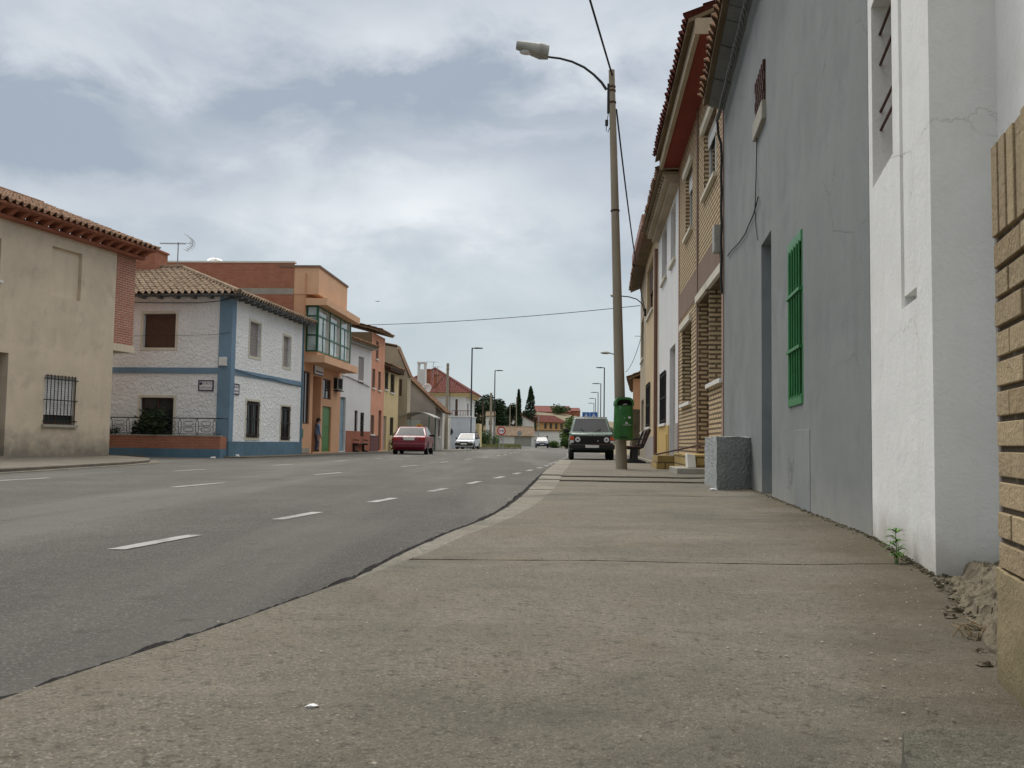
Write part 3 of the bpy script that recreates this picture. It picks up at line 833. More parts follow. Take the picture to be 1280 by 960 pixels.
# rough block against the wall
bl = MB()
bA = gnd(896, 613, SZ); bB = gnd(945, 612, SZ); 
q1 = Vector((bA.x, bA.y)); q2 = Vector((bB.x + .02, bB.y)); dd = (R2B - R2A).normalized() * 2.1
bz = at(896, 545.5, bA.y).z
P4 = [q1, q2, q2 + dd + Vector((.02, 0)), q1 + dd]
def grid_box(mb, P4, z0, z1, step=.06, amp=.008, seed=0):
    c = [(p.x, p.y) for p in P4]
    def wobble(p): 
        nn = mnoise.noise_vector(Vector(p) * 9); return Vector(p) + Vector(nn) * amp
    for (a, b) in ((0, 1), (1, 2), (2, 3), (3, 0)):
        A_, B_ = Vector((*c[a], 0)), Vector((*c[b], 0)); nx = max(1, int((B_ - A_).length / step)); nz = max(1, int((z1 - z0) / step))
        pts = [wobble((A_ + (B_ - A_) * i / nx) + Vector((0, 0, z0 + (z1 - z0) * j / nz))) for j in range(nz + 1) for i in range(nx + 1)]
        mb.faces(pts, [(j * (nx + 1) + i, j * (nx + 1) + i + 1, (j + 1) * (nx + 1) + i + 1, (j + 1) * (nx + 1) + i) for j in range(nz) for i in range(nx)])
    nx, ny = max(1, int((P4[1] - P4[0]).length / step)), max(1, int((P4[3] - P4[0]).length / step))
    for zz in (z1,):
        pts = []
        for j in range(ny + 1):
            for i in range(nx + 1):
                l = P4[0].lerp(P4[3], j / ny); r_ = P4[1].lerp(P4[2], j / ny); p = l.lerp(r_, i / nx); pts.append(wobble((p.x, p.y, zz)))
        mb.faces(pts, [(j * (nx + 1) + i, j * (nx + 1) + i + 1, (j + 1) * (nx + 1) + i + 1, (j + 1) * (nx + 1) + i) for j in range(ny) for i in range(nx)])
grid_box(bl, P4, .08, bz, .05, .012)
tag(bl.build('render_block', M['block'], smooth=True), 'waist high block of rough grey render beside the grey house door', 'block')

# --- buff brick house
R3A = plan(905, 480, 15.32); R3B = plan(848.5, 480, 23)
h3 = House('brick_house', 'buff brick house with brown bands and a wide dark red eave', R3A, R3B, 9, 7.75)
u1 = h3.rect(880, 895.5, 148, 232); u2 = h3.rect(857, 865.5, 214, 292)
w1 = h3.rect(886.5, 903.5, 352, 477); w3 = h3.rect(852.5, 864, 408, 504)
dr = h3.rect(873.3, 886, 380, 560); dr = (dr[0], dr[1], .42, w1[3])
for u in (u1, u2): h3.window(u, .16, 'shutter', frame=M['white_metal'], mull=1, shutter=.25, shmat=M['white_metal'], sillmat=M['ivory_trim'])
for w_ in (w1, w3): h3.window(w_, .38, 'glass', frame=M['wood_brown'], sillmat=M['white_trim'])
h3.door(dr, .42, M['wood_brown'])
h3.walls(M['buff_brick'])
z_lo, z_hi = h3.fp(848.5, 403)[1], h3.fp(849, 371)[1]
g = MB()
def band_cut(cuts, z0, z1, a0, a1, mb, t=.012):
    a = a0
    for c0, c1 in sorted(cuts):
        if c0 > a: mb.box(a, c0, -.01, t, z0, z1)
        a = max(a, c1)
    if a < a1: mb.box(a, a1, -.01, t, z0, z1)
g.box(.16, h3.L - .1, -.01, .012, max(z_lo, w1[3] + .16), z_hi)
g.build('brown_band', M['brown_band'], h3.root)
c_ = h3.fp(872.5, 300)[0]
g = MB(); g.box(c_ - .10, c_ + .10, -.01, .03, .2, 7.7); g.build('pilaster', M['brown_band'], h3.root)
for (q0, q1) in ((0, .15), (h3.L - .1, h3.L)):
    g = MB(); g.box(q0, q1, -.01, .02, .1, 7.7); g.build('corner_strip', M['pink_strip'], h3.root)
for u in (u1, u2, w1, w3, dr):
    g = MB(); g.box(u[0] - .12, u[1] + .12, -.05, .07, u[3] + .004, u[3] + .15); g.build('lintel', M['ivory_trim'], h3.root)
Hh = 7.75
g = MB(); g.box(-.05, h3.L + .02, -.05, .42, Hh - .04, Hh + .06); g.build('soffit', M['eave_red'], h3.root)
g = MB(); g.box(-.05, h3.L + .05, .42, .50, Hh - .10, Hh + .22); g.box(h3.L + .02, h3.L + .05, -.05, .50, Hh - .08, Hh + .2); g.box(-.08, -.05, -.05, .50, Hh - .08, Hh + .2); g.build('fascia', M['beige_wall'], h3.root)
gable_roof(h3, Hh + .46, 2.0, M['tile_brown'], .64, .1, .1, seed=11)
# junction box
a, z = h3.fp(901, 298); g = MB(); g.box(a - .12, a + .12, .02, .13, z - .25, z + .22)
g.build('meter_box', M['lamp_grey'], h3.root, bevel=.01)

# --- white house beyond
R4A, R4B = R3B + (R3B - R3A).normalized() * .004, plan(822.5, 480, 29.9)
h4 = House('white_house', 'narrow white two storey house with yellow painted foot', R4A, R4B, 9, 7.55)
h4.window(h4.rect(827.5, 833.5, 284, 350), .2, 'shutter', frame=M['white_metal'], shmat=M['shutter_grey'], sillmat=M['ivory_trim'])
h4.window(h4.rect(838.5, 844.5, 258, 328), .2, 'shutter', frame=M['white_metal'], shmat=M['shutter_grey'], sillmat=M['ivory_trim'])
h4.window(h4.rect(825.5, 832.8, 466, 530), .12, 'glass', bars=(7, M['iron']))
dr = h4.rect(837, 844, 433, 560); h4.door((dr[0], dr[1], .3, dr[3]), .16, M['shutter_grey'])
h4.walls(M['white_plain'])
a0 = dr[1] + .1; zt = h4.fp(829, 533)[1]
g = MB(); g.box(a0, h4.L - .03, -.01, .03, .05, zt); g.box(a0 + .3, h4.L - .5, .03, .05, .1, zt - .25); g.build('yellow_dado', M['yellow_dado'], h4.root)
g = MB(); g.box(.03, dr[0] - .08, -.01, .03, .05, zt); g.build('grey_dado', M['drab_wall'], h4.root)
g = MB(); g.box(0, h4.L, -.02, .22, 7.30, 7.42); g.box(0, h4.L, -.02, .36, 7.42, 7.54)
for i in range(22): g.box(h4.L * (i + .2) / 22, h4.L * (i + .7) / 22, 0, .42, 7.542, 7.63)
g.build('eave', M['beige_wall'], h4.root)
gable_roof(h4, 7.86, 1.9, M['tile_dark'], .55, 0, .05, seed=13)
a, _ = h4.fp(818.8, 450)
dp = MB(); dp.tube([h4.m @ Vector((h4.L + .05, .08, 7.1)), h4.m @ Vector((h4.L + .05, .08, .12))], .06, 10)
tag(dp.build('downpipe', M['copper_pipe'], smooth=True), 'brown downpipe between the white house and the cream house', 'downpipe')

# --- cream house
R5A, R5B = R4B + (R4B - R4A).normalized() * .004, plan(806.8, 480, 36.6)
h5 = House('cream_house', 'cream rendered house with a pinkish gutter board along its eave', R5A, R5B, 9, 8.0)
h5.window(h5.rect(809, 816.5, 330, 392), .2, 'shutter', shmat=M['shutter_brown'], shutter=.5)
h5.window(h5.rect(808, 813, 480, 534), .2, 'glass', bars=(7, M['iron']))
h5.walls(M['cream_wall'])
g = MB(); g.box(-.05, h5.L + .1, -.02, .40, 7.86, 8.0); g.build('eave', M['eave_brown'], h5.root)
g = MB(); g.box(-.1, h5.L + .12, .40, .56, 7.9, 8.22); g.build('gutter', M['pink_fascia'], h5.root)
gable_roof(h5, 8.25, 1.9, M['tile_dark'], .5, .05, .1, seed=15)
g = MB(); g.box(.1, h5.L - .1, -.01, .025, .05, .95); g.build('grey_dado', M['drab_wall'], h5.root)
# --- next two on the right
R6A, R6B = R5B + (R5B - R5A).normalized() * .004, plan(800.3, 480, 42.4)
h6 = House('beige_house', 'sliver of a beige house beyond the cream one', R6A, R6B, 8, 7.9)
h6.window(h6.rect(801.5, 804.5, 500, 540), .2, 'glass'); h6.window(h6.rect(801.5, 804.5, 400, 450), .2, 'glass')
h6.walls(M['beige_wall']); gable_roof(h6, 8.0, 1.7, M['tile_dark'], .5, .05, .25, seed=17)
R7A = plan(798.5, 520, 46); R7B = plan(789, 520, 57)
h7 = House('orange_house', 'small orange house with a red base standing beyond the bench', R7A + Vector((-.30, 0)), R7B + Vector((.25, 0)), 7, 3.95)
h7.window((3, 4, 1.3, 2.5), .15, 'shutter')
h7.window((.15, .45, 1.2, 2.2), .1, 'glass', side=3, hole=False)
h7.walls(M['orange_wall'])
g = MB(h7.face(3)); g.box(0.01, 7.0, -.01, .03, .05, 2.05); g.build('red_base', M['eave_red'], h7.root)
gable_roof(h7, 4.05, 1.5, M['tile_dark'], .28, .25, .2, seed=19)
g = MB(); g.box(1.2, 1.7, -1.0, -.5, 4.2, 5.0); g.box(1.15, 1.75, -1.05, -.45, 5.0, 5.1); g.build('chimney', M['red_brick'], h7.root)
pierp = plan(797.5, 560, 43.5)
pr = MB(); grid_box(pr, [Vector((pierp.x - .28, 43.5)), Vector((pierp.x + .3, 43.5)), Vector((pierp.x + .3, 44.3)), Vector((pierp.x - .28, 44.3))], 0, 2.3, .12, .05)
tag(pr.build('stone_pier', M['rubble'], smooth=True), 'rough grey stone pier beside the small orange house', 'pier')

# --- steps and planter in front of the brick house
sp = gnd(822, 589, SZ)
st = MB(); y0 = sp.y; wx = lambda Y: R3A.x + (R3B.x - R3A.x) * (Y - R3A.y) / (R3B.y - R3A.y)
def sbox(x0, y0, y1, z1, bm_, dx=0):
    bm_.hexa([(x0, y0, .05), (wx(y0) - .01, y0, .05), (wx(y1) - .01, y1, .05), (x0 + (wx(y1) - wx(y0)), y1, .05), (x0, y0, z1), (wx(y0) - .01, y0, z1), (wx(y1) - .01, y1, z1), (x0 + (wx(y1) - wx(y0)), y1, z1)])
steps = thing('stone_steps', 'yellow stone clad steps and planter below the buff brick house', 'steps', (0, 0, 0))
sbox(sp.x, y0, y0 + 1.5, .44, st); st.build('stone_base', M['stone_clad'], steps, bevel=.01)
st = MB(); sbox(sp.x - .03, y0 - .02, y0 + 1.52, .30, st); st.build('lower_course', M['stone_clad'], steps, bevel=.01)
g = MB()
g.hexa([(sp.x - .05, y0 - .04, .445), (wx(y0) - .02, y0 - 3.6, .80), (wx(y0) - .02, y0 - 3.55, .80), (sp.x - .05, y0 + .1, .445), (sp.x - .05, y0 - .04, .475), (wx(y0) - .02, y0 - 3.6, .84), (wx(y0) - .02, y0 - 3.55, .84), (sp.x - .05, y0 + .1, .475)])
g.build('coping', M['wood_brown'], steps)
sl = gnd(846, 596, SZ)
st = MB(); sbox(sl.x, sl.y, sl.y + 1.5, .27, st); st.build('concrete_step', M['concrete'], steps, bevel=.012)
st = MB(); sbox(sl.x + .28, sl.y + .35, sl.y + 3.4, .50, st); st.build('upper_step', M['stone_clad'], steps, bevel=.012)
wb = at(862, 584, sl.y + .3); st = MB(); st.hexa([(wb.x - .05, wb.y - .1, .272), (wb.x + .10, wb.y - .1, .272), (wb.x + .10, wb.y + .1, .272), (wb.x - .05, wb.y + .1, .272), (wb.x - .06, wb.y - .08, .52), (wb.x + .08, wb.y - .08, .50), (wb.x + .08, wb.y + .1, .50), (wb.x - .06, wb.y + .1, .52)])
tag(st.build('white_block', M['white_trim'], bevel=.01), 'small white block standing on the concrete step', 'block')

# ------------------------------------------------------------------ pavement slabs on the right
def WX(Y):
    return lerp_pts([(R0A.x + .1, R0A.y), (R1A.x + .1, R1A.y), (R1B.x + .1, R1B.y), (R2B.x + .12, R2B.y), (R3B.x + .15, R3B.y), (R4B.x + .15, R4B.y), (R5B.x, R5B.y)], Y)
def slab(mb, ya, yb, zo, inner, outer, gap=.02, nx=22, step=.1, m=0, seed=0, rise=.064):
    ny = max(2, int((yb - ya) / step)); rr = random.Random(seed)
    top = []
    for j in range(ny + 1):
        Y = ya + (yb - ya) * j / ny
        e = rr.uniform(0, gap) if j in (0, ny) else 0
        Y0 = Y + (gap * .5 if j == 0 else -gap * .5 if j == ny else 0)
        for i in range(nx + 1):
            f = i / nx
            jj = (rr.uniform(-gap, gap) * .35) if j in (0, ny) else 0
            x = inner(Y) + (outer(Y) - inner(Y)) * f
            z = zo + .006 * mnoise.noise((x * 1.3, Y * 1.1, 4)) + rise * max(0, f - .75)
            if j in (0, ny): z -= .004
            top.append((x, Y0 + jj, z))
    n = nx + 1
    low = [(x, y, zo - .14) for x, y, z in top]
    k = len(top)
    fs = [(j * n + i, j * n + i + 1, (j + 1) * n + i + 1, (j + 1) * n + i) for j in range(ny) for i in range(nx)]
    for i in range(nx): fs += [(i, k + i, k + i + 1, i + 1), (ny * n + i, ny * n + i + 1, k + ny * n + i + 1, k + ny * n + i)]
    for j in range(ny): fs += [(j * n, (j + 1) * n, k + (j + 1) * n, k + j * n)]
    mb.faces(top + low, fs, m)
pv = MB()
joints = [-2.5, .2, 1.55, 4.38, 10.0, 13.4, 14.6, 20.5, 24.5, 28.4]
def KWf(Y): return lerp_pts([(.0, 3.0), (.0, 3.6), (.11, 4.6), (.15, 6), (.24, 9), (.32, 12.5), (.38, 19), (.40, 29)], Y)
def inner(Y): return KX(Y) + KWf(Y)
for k, (a, b) in enumerate(zip(joints, joints[1:])):
    zo = SZ + (.022 if b > 14 else 0) + (.022 if b > 15 else 0)
    slab(pv, a, b, zo, inner, WX, gap=.026 if k in (3, 2) else .03, nx=26, seed=k)
slab(pv, 28.4, 44, SZ + .044, lambda Y: 4.55 + .085 * (Y - 29), WX, nx=6, step=1.0, seed=40)
tag(pv.build('pavement', M['concrete_pave'], smooth=False), kind='structure')
kb = MB()
yk = 3.7
while yk < 28.2:
    b = min(28.4, yk + rnd.uniform(.95, 1.05) * 1.5); rr = .006
    zo = SZ + (.034 if yk > 14.6 else .016 if yk > 13 else 0.0) - .003
    j = rnd.uniform(-.006, .006)
    slab(kb, yk, b, zo + rnd.uniform(-.003, .003), lambda Y: KX(Y) + j * .3, lambda Y: KX(Y) + max(.012, KWf(Y)) - .001, gap=.012, nx=3, seed=int(yk * 10), rise=0)
    yk = b
tag(kb.build('kerb', M['kerb']), kind='structure')
kb = MB(); slab(kb, 28.4, 28.6, SZ + .02, lambda Y: 1.45, lambda Y: 4.7, nx=4, rise=0); slab(kb, 28.6, 44, SZ + .02, lambda Y: 4.4 + .085 * (Y - 29), lambda Y: 4.54 + .085 * (Y - 29), nx=2, step=1.5)
tag(kb.build('bay_kerb', M['kerb']), kind='structure')

# ragged tarry edge of the asphalt along the kerb
te = MB(); ny = 2600; pts = []
for j in range(ny + 1):
    Y = -1 + 30 * j / ny; x0 = KX(Y)
    w1_ = .055 + .035 * (mnoise.noise((Y * 5, 0, 3)) + .8 * mnoise.noise((Y * 21, 0, 5)) + .6 * mnoise.noise((Y * 60, 0, 5)))
    zt2 = .116 + .008 * mnoise.noise((Y * 9, 2, 1)) + .006 * mnoise.noise((Y * 31, 2, 1))
    pts += [(x0 + .004, Y, zt2 - .002), (x0 - max(.01, w1_ * .5), Y, zt2), (x0 - max(.02, w1_), Y, zt2 - .02), (x0 - max(.03, w1_) - .03, Y, -.01)]
te.faces(pts, [(j * 4 + i, j * 4 + i + 1, (j + 1) * 4 + i + 1, (j + 1) * 4 + i) for j in range(ny) for i in range(3)])
tag(te.build('road_edge', M['tar_edge']), kind='structure')
# raised slab in the near right corner
cs = gnd(1121, 962, SZ)
st = MB(); e = gnd(1124, 912, SZ + .058)
grid_box(st, [Vector((e.x / e.y + .025, 1.0)), Vector((e.x + .50, 1.0)), Vector((e.x + .62, e.y)), Vector((e.x + .005, e.y))], SZ - .05, SZ + .058, .03, .006)
tag(st.build('concrete_step', M['old_slab'], smooth=True), 'worn concrete doorstep slab in front of the buff brick wall', 'step')
# broken concrete ledge between the white corner and the brick wall
rb = MB(); nu, nv_ = 120, 70; pts = []
pa_ = Vector((R1A.x - .02, R1A.y - .02)); pc_ = Vector((wB.x - .02, wB.y - .12))
for j in range(nv_ + 1):
    for i in range(nu + 1):
        f = i / nu; w__ = j / nv_
        base_ = pa_.lerp(pc_, f); dirx = Vector((.95, .31))
        wid = .34 + .1 * mnoise.noise((f * 5, 1, 2))
        p = base_ + dirx * (w__ * wid) + Vector((0, 0))
        edge = .03 * mnoise.noise((f * 9, 3, 3)) + .012 * mnoise.noise((f * 31, 3, 3))
        p += Vector((edge - .02, edge * .4)) * (1 - w__)
        Hf = .04 + .15 * f ** .8
        q = min(1, w__ * 2.6 + .06); st_ = math.floor(q * 3 + .5 * mnoise.noise((f * 7, w__ * 4, 9))) / 3; z = SZ - .03 + Hf * (.55 * q + .45 * st_) + (.022 * mnoise.noise((p.x * 11, p.y * 11, 1)) + .016 * mnoise.noise((p.x * 30, p.y * 30, 7)) + .009 * mnoise.noise((p.x * 95, p.y * 95, 7))) * min(1, q + .3)
        if .45 < w__: z += .05 * min(1, (w__ - .45) * 9)
        if j == 0: z = SZ - .06
        pts.append((p.x, p.y, z))
rb.faces(pts, [(j * (nu + 1) + i, j * (nu + 1) + i + 1, (j + 1) * (nu + 1) + i + 1, (j + 1) * (nu + 1) + i) for j in range(nv_) for i in range(nu)])
tag(rb.build('broken_concrete', M['rubble'], smooth=False), 'crumbling broken concrete ledge between the white wall corner and brick wall', 'rubble')

for k in range(16):                           # loose stones below the ledge
    f = rnd.uniform(.05, .95); p = pa_.lerp(pc_, f) + Vector((rnd.uniform(-.05, .03), rnd.uniform(-.06, .02))); s_ = rnd.uniform(.010, .028)
    mb = MB(); mb.blob((0, 0, s_ * .4), (s_, s_ * .8, s_ * .6), 4, 0, k, .4); o_ = mb.build('stone', M['rubble']); o_.location = (p.x, p.y, SZ); tag(o_, 'small loose stone lying below the crumbling concrete ledge', 'stone', 'loose stones below the concrete ledge')

# pebbles and grit on the pavement and along the road edge
pb = MB()
def pebble(x, y, z, s_):
    a = rnd.uniform(0, PI); c_, d_ = math.cos(a), math.sin(a)
    P = [(s_, 0, 0), (0, s_ * .7, 0), (-s_ * .9, 0, 0), (0, -s_ * .75, 0), (s_ * .1, 0, s_ * .30), (0, .1 * s_, -s_ * .3)]
    P = [(x + p[0] * c_ - p[1] * d_, y + p[0] * d_ + p[1] * c_, z + p[2]) for p in P]
    pb.faces(P, [(0, 1, 4), (1, 2, 4), (2, 3, 4), (3, 0, 4), (1, 0, 5), (2, 1, 5), (3, 2, 5), (0, 3, 5)])
for k in range(1500):
    y = rnd.uniform(.9, 9) if k % 3 else rnd.uniform(.9, 4); f = rnd.random()
    if k % 2: f = 1 - f * f * .35
    x = inner(y) + (WX(y) - .13 - inner(y)) * f
    pebble(x, y, SZ + .02 * max(0, f - .75) * 4 * .8 + .004, rnd.choice((.002, .003, .003, .004, .004, .006)))
for k in range(1800):
    y = rnd.uniform(1.2, 14); x = KX(y) - abs(rnd.gauss(0, .10)) - .01
    pebble(x, y, .006, rnd.choice((.004, .006, .008, .01, .014)))
tag(pb.build('grit', M['pebble'], recalc=False), 'loose grit and small stones scattered over pavement and road edge', 'grit', kind='stuff')
# ================================================================== LEFT SIDE
def hip_roof(h, z, tanp, over, mat, deck=None, cap=None, seed=1, tile=True, pitch=.24):
    a0, a1, t0, t1 = -over, h.L + over, over, -h.D - over
    LA, LT = a1 - a0, t0 - t1
    half = min(LA, LT) / 2; S = half * math.hypot(1, tanp); k = half / S; ze = z - over * tanp
    mb = MB()
    kw = dict(pitch=pitch)
    tile_slope(mb, (a1, t0, ze), (-1, 0, 0), (0, -1, tanp), LA, S, k, k, seed=seed, **kw)
    tile_slope(mb, (a1, t0, ze), (0, -1, 0), (-1, 0, tanp), LT, S, k, k, seed=seed + 1, **kw)
    tile_slope(mb, (a0, t1, ze), (1, 0, 0), (0, 1, tanp), LA, S, k, k, seed=seed + 2, **kw)
    tile_slope(mb, (a0, t1, ze), (0, 1, 0), (1, 0, tanp), LT, S, k, k, seed=seed + 3, **kw)
    zr = ze + half * tanp
    if LA >= LT: r0, r1 = (a0 + half, (t0 + t1) / 2, zr), (a1 - half, (t0 + t1) / 2, zr)
    else: r0, r1 = ((a0 + a1) / 2, t0 - half, zr), ((a0 + a1) / 2, t1 + half, zr)
    up = Vector((0, 0, .07))
    cs = [(a0, t0, ze), (a1, t0, ze), (a1, t1, ze), (a0, t1, ze)]
    for c_ in cs:
        e = min((r0, r1), key=lambda r_: (Vector(r_) - Vector(c_)).length)
        mb.tube([Vector(c_) + up, Vector(e) + up], .085, 8)
    mb.tube([Vector(r0) + up, Vector(r1) + up], .1, 8)
    o = mb.build('roof', mat, h.root, recalc=False)
    d = MB(); e = .03
    q = [(a0 + e, t0 - e, ze), (a1 - e, t0 - e, ze), (a1 - e, t1 + e, ze), (a0 + e, t1 + e, ze)]
    dn = Vector((0, 0, -.05))
    d.poly([Vector(p) + dn for p in q])
    for i in range(4):
        A_, B_ = q[i], q[(i + 1) % 4]
        ea = min((r0, r1), key=lambda r_: (Vector(r_) - Vector(A_)).length); eb = min((r0, r1), key=lambda r_: (Vector(r_) - Vector(B_)).length)
        d.poly([Vector(A_), Vector(B_), Vector(eb)] if ea == eb else [Vector(A_), Vector(B_), Vector(eb), Vector(ea)])
        d.poly([Vector(A_) + dn, Vector(B_) + dn, Vector(B_), Vector(A_)])
    d.build('roof_deck', deck or M['eave_brown'], o, recalc=False)
    return o

# --- tan house
TA = plan(136, 566, 27.9); TB = TA + Vector((-.26, -1)).normalized() * 13.5
t = House('tan_house', 'tan rendered house with a red brick eave and barred ground floor window', TA, TB, 8, 6.42)
up = t.rect(64, 102, 312, 373); t.hole(up, .14)
lo = t.rect(55, 94.5, 470, 531)
t.window(lo, .16, 'shutter', frame=M['wood_brown'], bars=(9, M['iron']), shmat=M['white_metal'], shutter=.8, sillmat=M['concrete'])
dl = t.rect(-70, 8, 436, 560); t.door((dl[0], dl[1], .12, dl[3]), .3, M['wood_brown'])
uw = t.rect(-50, 1, 291, 345); t.window(uw, .16, 'shutter')
t.walls(M['tan_wall'])
g = MB(); g.box(up[0] + .002, up[1] - .002, -.13, -.10, up[2] + .002, up[3] - .002); g.build('blocked_window', M['tan_light'], t.root)
g = MB(); g.box(-.98, -.002, -3.4, -.06, 3.52, 6.42); bay = g.build('brick_bay', M['red_brick'], t.root)
g = MB(); g.box(-1.02, -.002, -3.44, -.02, 3.30, 3.52); g.build('bay_sill', M['tan_light'], bay)
g = MB()
g.box(-1.15, t.L, -.02, .16, 6.28, 6.37); g.box(-1.2, t.L, -.02, .50, 6.52, 6.60)
n_ = int(t.L / .42)
for i in range(n_ + 3):
    a = -1.1 + i * .42
    g.hexa([(a, -.02, 6.372), (a + .15, -.02, 6.372), (a + .15, .18, 6.372), (a, .18, 6.372), (a, -.02, 6.52), (a + .15, -.02, 6.52), (a + .15, .44, 6.52), (a, .44, 6.52)])
g.box(-1.2, -.02, -3.6, .10, 6.44, 6.52)
g.build('eave', M['red_brick_eave'], t.root)
gable_roof(t, 6.80, 1.5, M['tile_dark'], .55, 1.28, .1, seed=21, deck=M['red_brick_eave'])
pts = []
for px_, py_ in ((0, 262), (30, 271), (60, 281), (90, 291), (120, 300), (147, 309)):
    a, z = t.fp(px_, py_ + 3, .05); pts.append(t.m @ Vector((a, .05, z)))
mb = MB(); mb.tube(pts, .014, 5); tag(mb.build('wall_cable', M['cable']), 'black cable under the red brick eave of the tan house', 'cable')

# --- blue and white house
BA, BB = plan(375, 566, 39), plan(284, 566, 31.7)
b = House('white_house', 'white stucco corner house with blue painted bands and tiled hip roof', BA, BB, 9, 5.62)
L = b.L
b.window(b.rect(312, 325.5, 403, 446), .2, 'shutter', surround=M['ivory_trim'], shutter=1.0, shmat=M['shutter_grey'], sill=False)
b.window(b.rect(354, 363, 420.5, 459), .2, 'shutter', surround=M['ivory_trim'], shutter=1.0, shmat=M['shutter_grey'], sill=False)
b.window(b.rect(307.5, 323.5, 502, 547), .1, 'glass', bars=(8, M['iron']), surround=M['ivory_trim'], sill=False)
b.window(b.rect(350.7, 362, 508.5, 550), .1, 'glass', bars=(8, M['iron']), surround=M['ivory_trim'], sill=False)
b.window(b.rect1(179, 219.5, 392, 434.5), .22, 'shutter', side=1, surround=M['ivory_trim'], shutter=1.0, sill=False)
td = b.rect1(175, 216.5, 497, 545); b.window(td, .16, 'glass', side=1, surround=M['ivory_trim'], sill=False, mull=1)
b.walls(M['stucco'])
zb_ = b.gp(285, 463.5, L)[1]
g = MB()
g.box(0, L + .03, -.01, .03, zb_ - .1, zb_ + .1); g.box(L, L + .03, -9, -.01, zb_ - .1, zb_ + .1)
g.build('blue_band', M['blue_paint'], b.root)
g = MB(); g.box(L - .30, L + .045, -.42, .045, .56, 5.58); g.build('blue_pilaster', M['blue_paint'], b.root)
g = MB(); g.box(0, L + .075, -.5, .075, -.02, .56); g.box(L - .5, L + .07, -9, -.5, -.02, .5); g.build('blue_base', M['blue_base'], b.root)
g = MB(); g.box(-.02, .10, -.01, .05, .05, 5.5); g.build('downpipe', M['blue_base'], b.root)
# rafter tails and eave boards
for i in range(14):
    a = .1 + (L - .1) * i / 13; g = MB(); g.box(a - .06, a + .06, -.02, .36, 5.50, 5.60); g.build('rafter_tail', M['eave_grey'], b.root)
for i in range(10):
    q = -.1 - i * .62; g = MB(); g.box(L - .02, L + .33, q - .06, q + .06, 5.50, 5.60); g.build('rafter_tail', M['eave_grey'], b.root)
hip_roof(b, 5.80, .40, .42, M['tile_old'], deck=M['eave_grey'], seed=31)
p0 = b.inv @ at(166, 330, 36.4); p1 = b.inv @ at(210, 330, 36.4); z1 = at(190, 319, 36.4).z
g = MB(); g.box(L / 2 - .5, L / 2 + .5, p0.y, p1.y, 6.6, z1); g.box(L / 2 - .55, L / 2 + .55, p0.y - .05, p1.y + .05, z1, z1 + .07)
g.build('chimney', M['party_brick'], b.root)
# electric box
a_, z_ = -b.gp(280, 452, L)[0], b.gp(280, 452, L)[1]
g = MB(b.face(1)); g.box(a_ - .14, a_ + .14, .046, .12, z_ - .15, z_ + .15); g.build('junction_box', M['white_metal'], b.root, bevel=.01)
# street name plates
def plate(px0, px1, py0, py1, side, label):
    if side == 1:
        r_ = b.rect1(px0, px1, py0, py1)
    else:
        r_ = b.rect(px0, px1, py0, py1)
    X = b.face(side); a0, a1, z0, z1 = r_; t0 = .005
    W, Hh = a1 - a0, z1 - z0
    cen = b.m @ (X @ Vector(((a0 + a1) / 2, 0.0, (z0 + z1) / 2)))
    rot = b.root.rotation_euler.z + (-PI / 2 if side == 1 else 0) + PI
    th = thing('street_name_sign', label, 'street sign', cen, rot)
    # local: x to the reader's right, -y out of the wall
    q = MB(); q.box(-W / 2, W / 2, -.025, .0, -Hh / 2, Hh / 2); q.build('panel', M['sign_white'], th)
    q = MB(); e = .035
    q.box(-W / 2 - .01, W / 2 + .01, -.034, -.001, Hh / 2 - e, Hh / 2 + .01); q.box(-W / 2 - .01, W / 2 + .01, -.034, -.001, -Hh / 2 - .01, -Hh / 2 + e)
    q.box(-W / 2 - .01, -W / 2 + e, -.034, -.001, -Hh / 2 + e, Hh / 2 - e); q.box(W / 2 - e, W / 2 + .01, -.034, -.001, -Hh / 2 + e, Hh / 2 - e)
    q.build('border', M['sign_violet'], th)
    q = MB(); q.disc((-W * .33, -.025, Hh * .19), (0, -1, 0), Hh * .15, .006, 16); q.build('emblem', M['sign_violet'], th)
    text_obj('lettering', 'CALLE', Hh * .30, M['sign_violet'], th, (W * .10, -.027, Hh * .2), (PI / 2, 0, 0), .002, squeeze=W / Hh / 1.5)
    text_obj('lettering', 'CUESTA ALTA', Hh * .27, M['sign_violet'], th, (0.0, -.027, -Hh * .2), (PI / 2, 0, 0), .002, squeeze=W / Hh / 2.15)
plate(248.5, 267, 475.5, 488.5, 1, 'violet lettered street name plate on the wall above the terrace')
plate(290.8, 298.2, 480, 493, 0, 'small street name plate just right of the blue corner pilaster')
# terrace : blue footed red brick parapet, railing and shrub (projects in front of the end wall)
T1 = .62
ter = thing('terrace_wall', 'low red brick terrace wall with blue foot before the white house', 'wall', b.m @ Vector((L, 0, 0)), b.root.rotation_euler.z - PI / 2)
zt_ = .72
g = MB(); g.box(.0, 8, T1 - .2, T1, .30, zt_); g.box(-.0, .2, .076, T1 - .2, .30, zt_); g.build('parapet', M['party_brick'], ter)
g = MB(); g.box(-.02, 8, T1 - .22, T1 + .03, -.03, .30); g.box(-.02, .22, .09, T1 - .22, -.03, .30); g.build('foot', M['blue_base'], ter)
g = MB(); g.box(-.01, 8, T1 - .21, T1 + .012, zt_, zt_ + .04); g.build('coping', M['concrete'], ter)
rl = thing('terrace_railing', 'black wrought iron railing with oval loops on the brick terrace wall', 'railing', b.m @ Vector((L, 0, 0)), b.root.rotation_euler.z - PI / 2)
tr = T1 - .1; z0_, z1_ = zt_ + .04, zt_ + .62
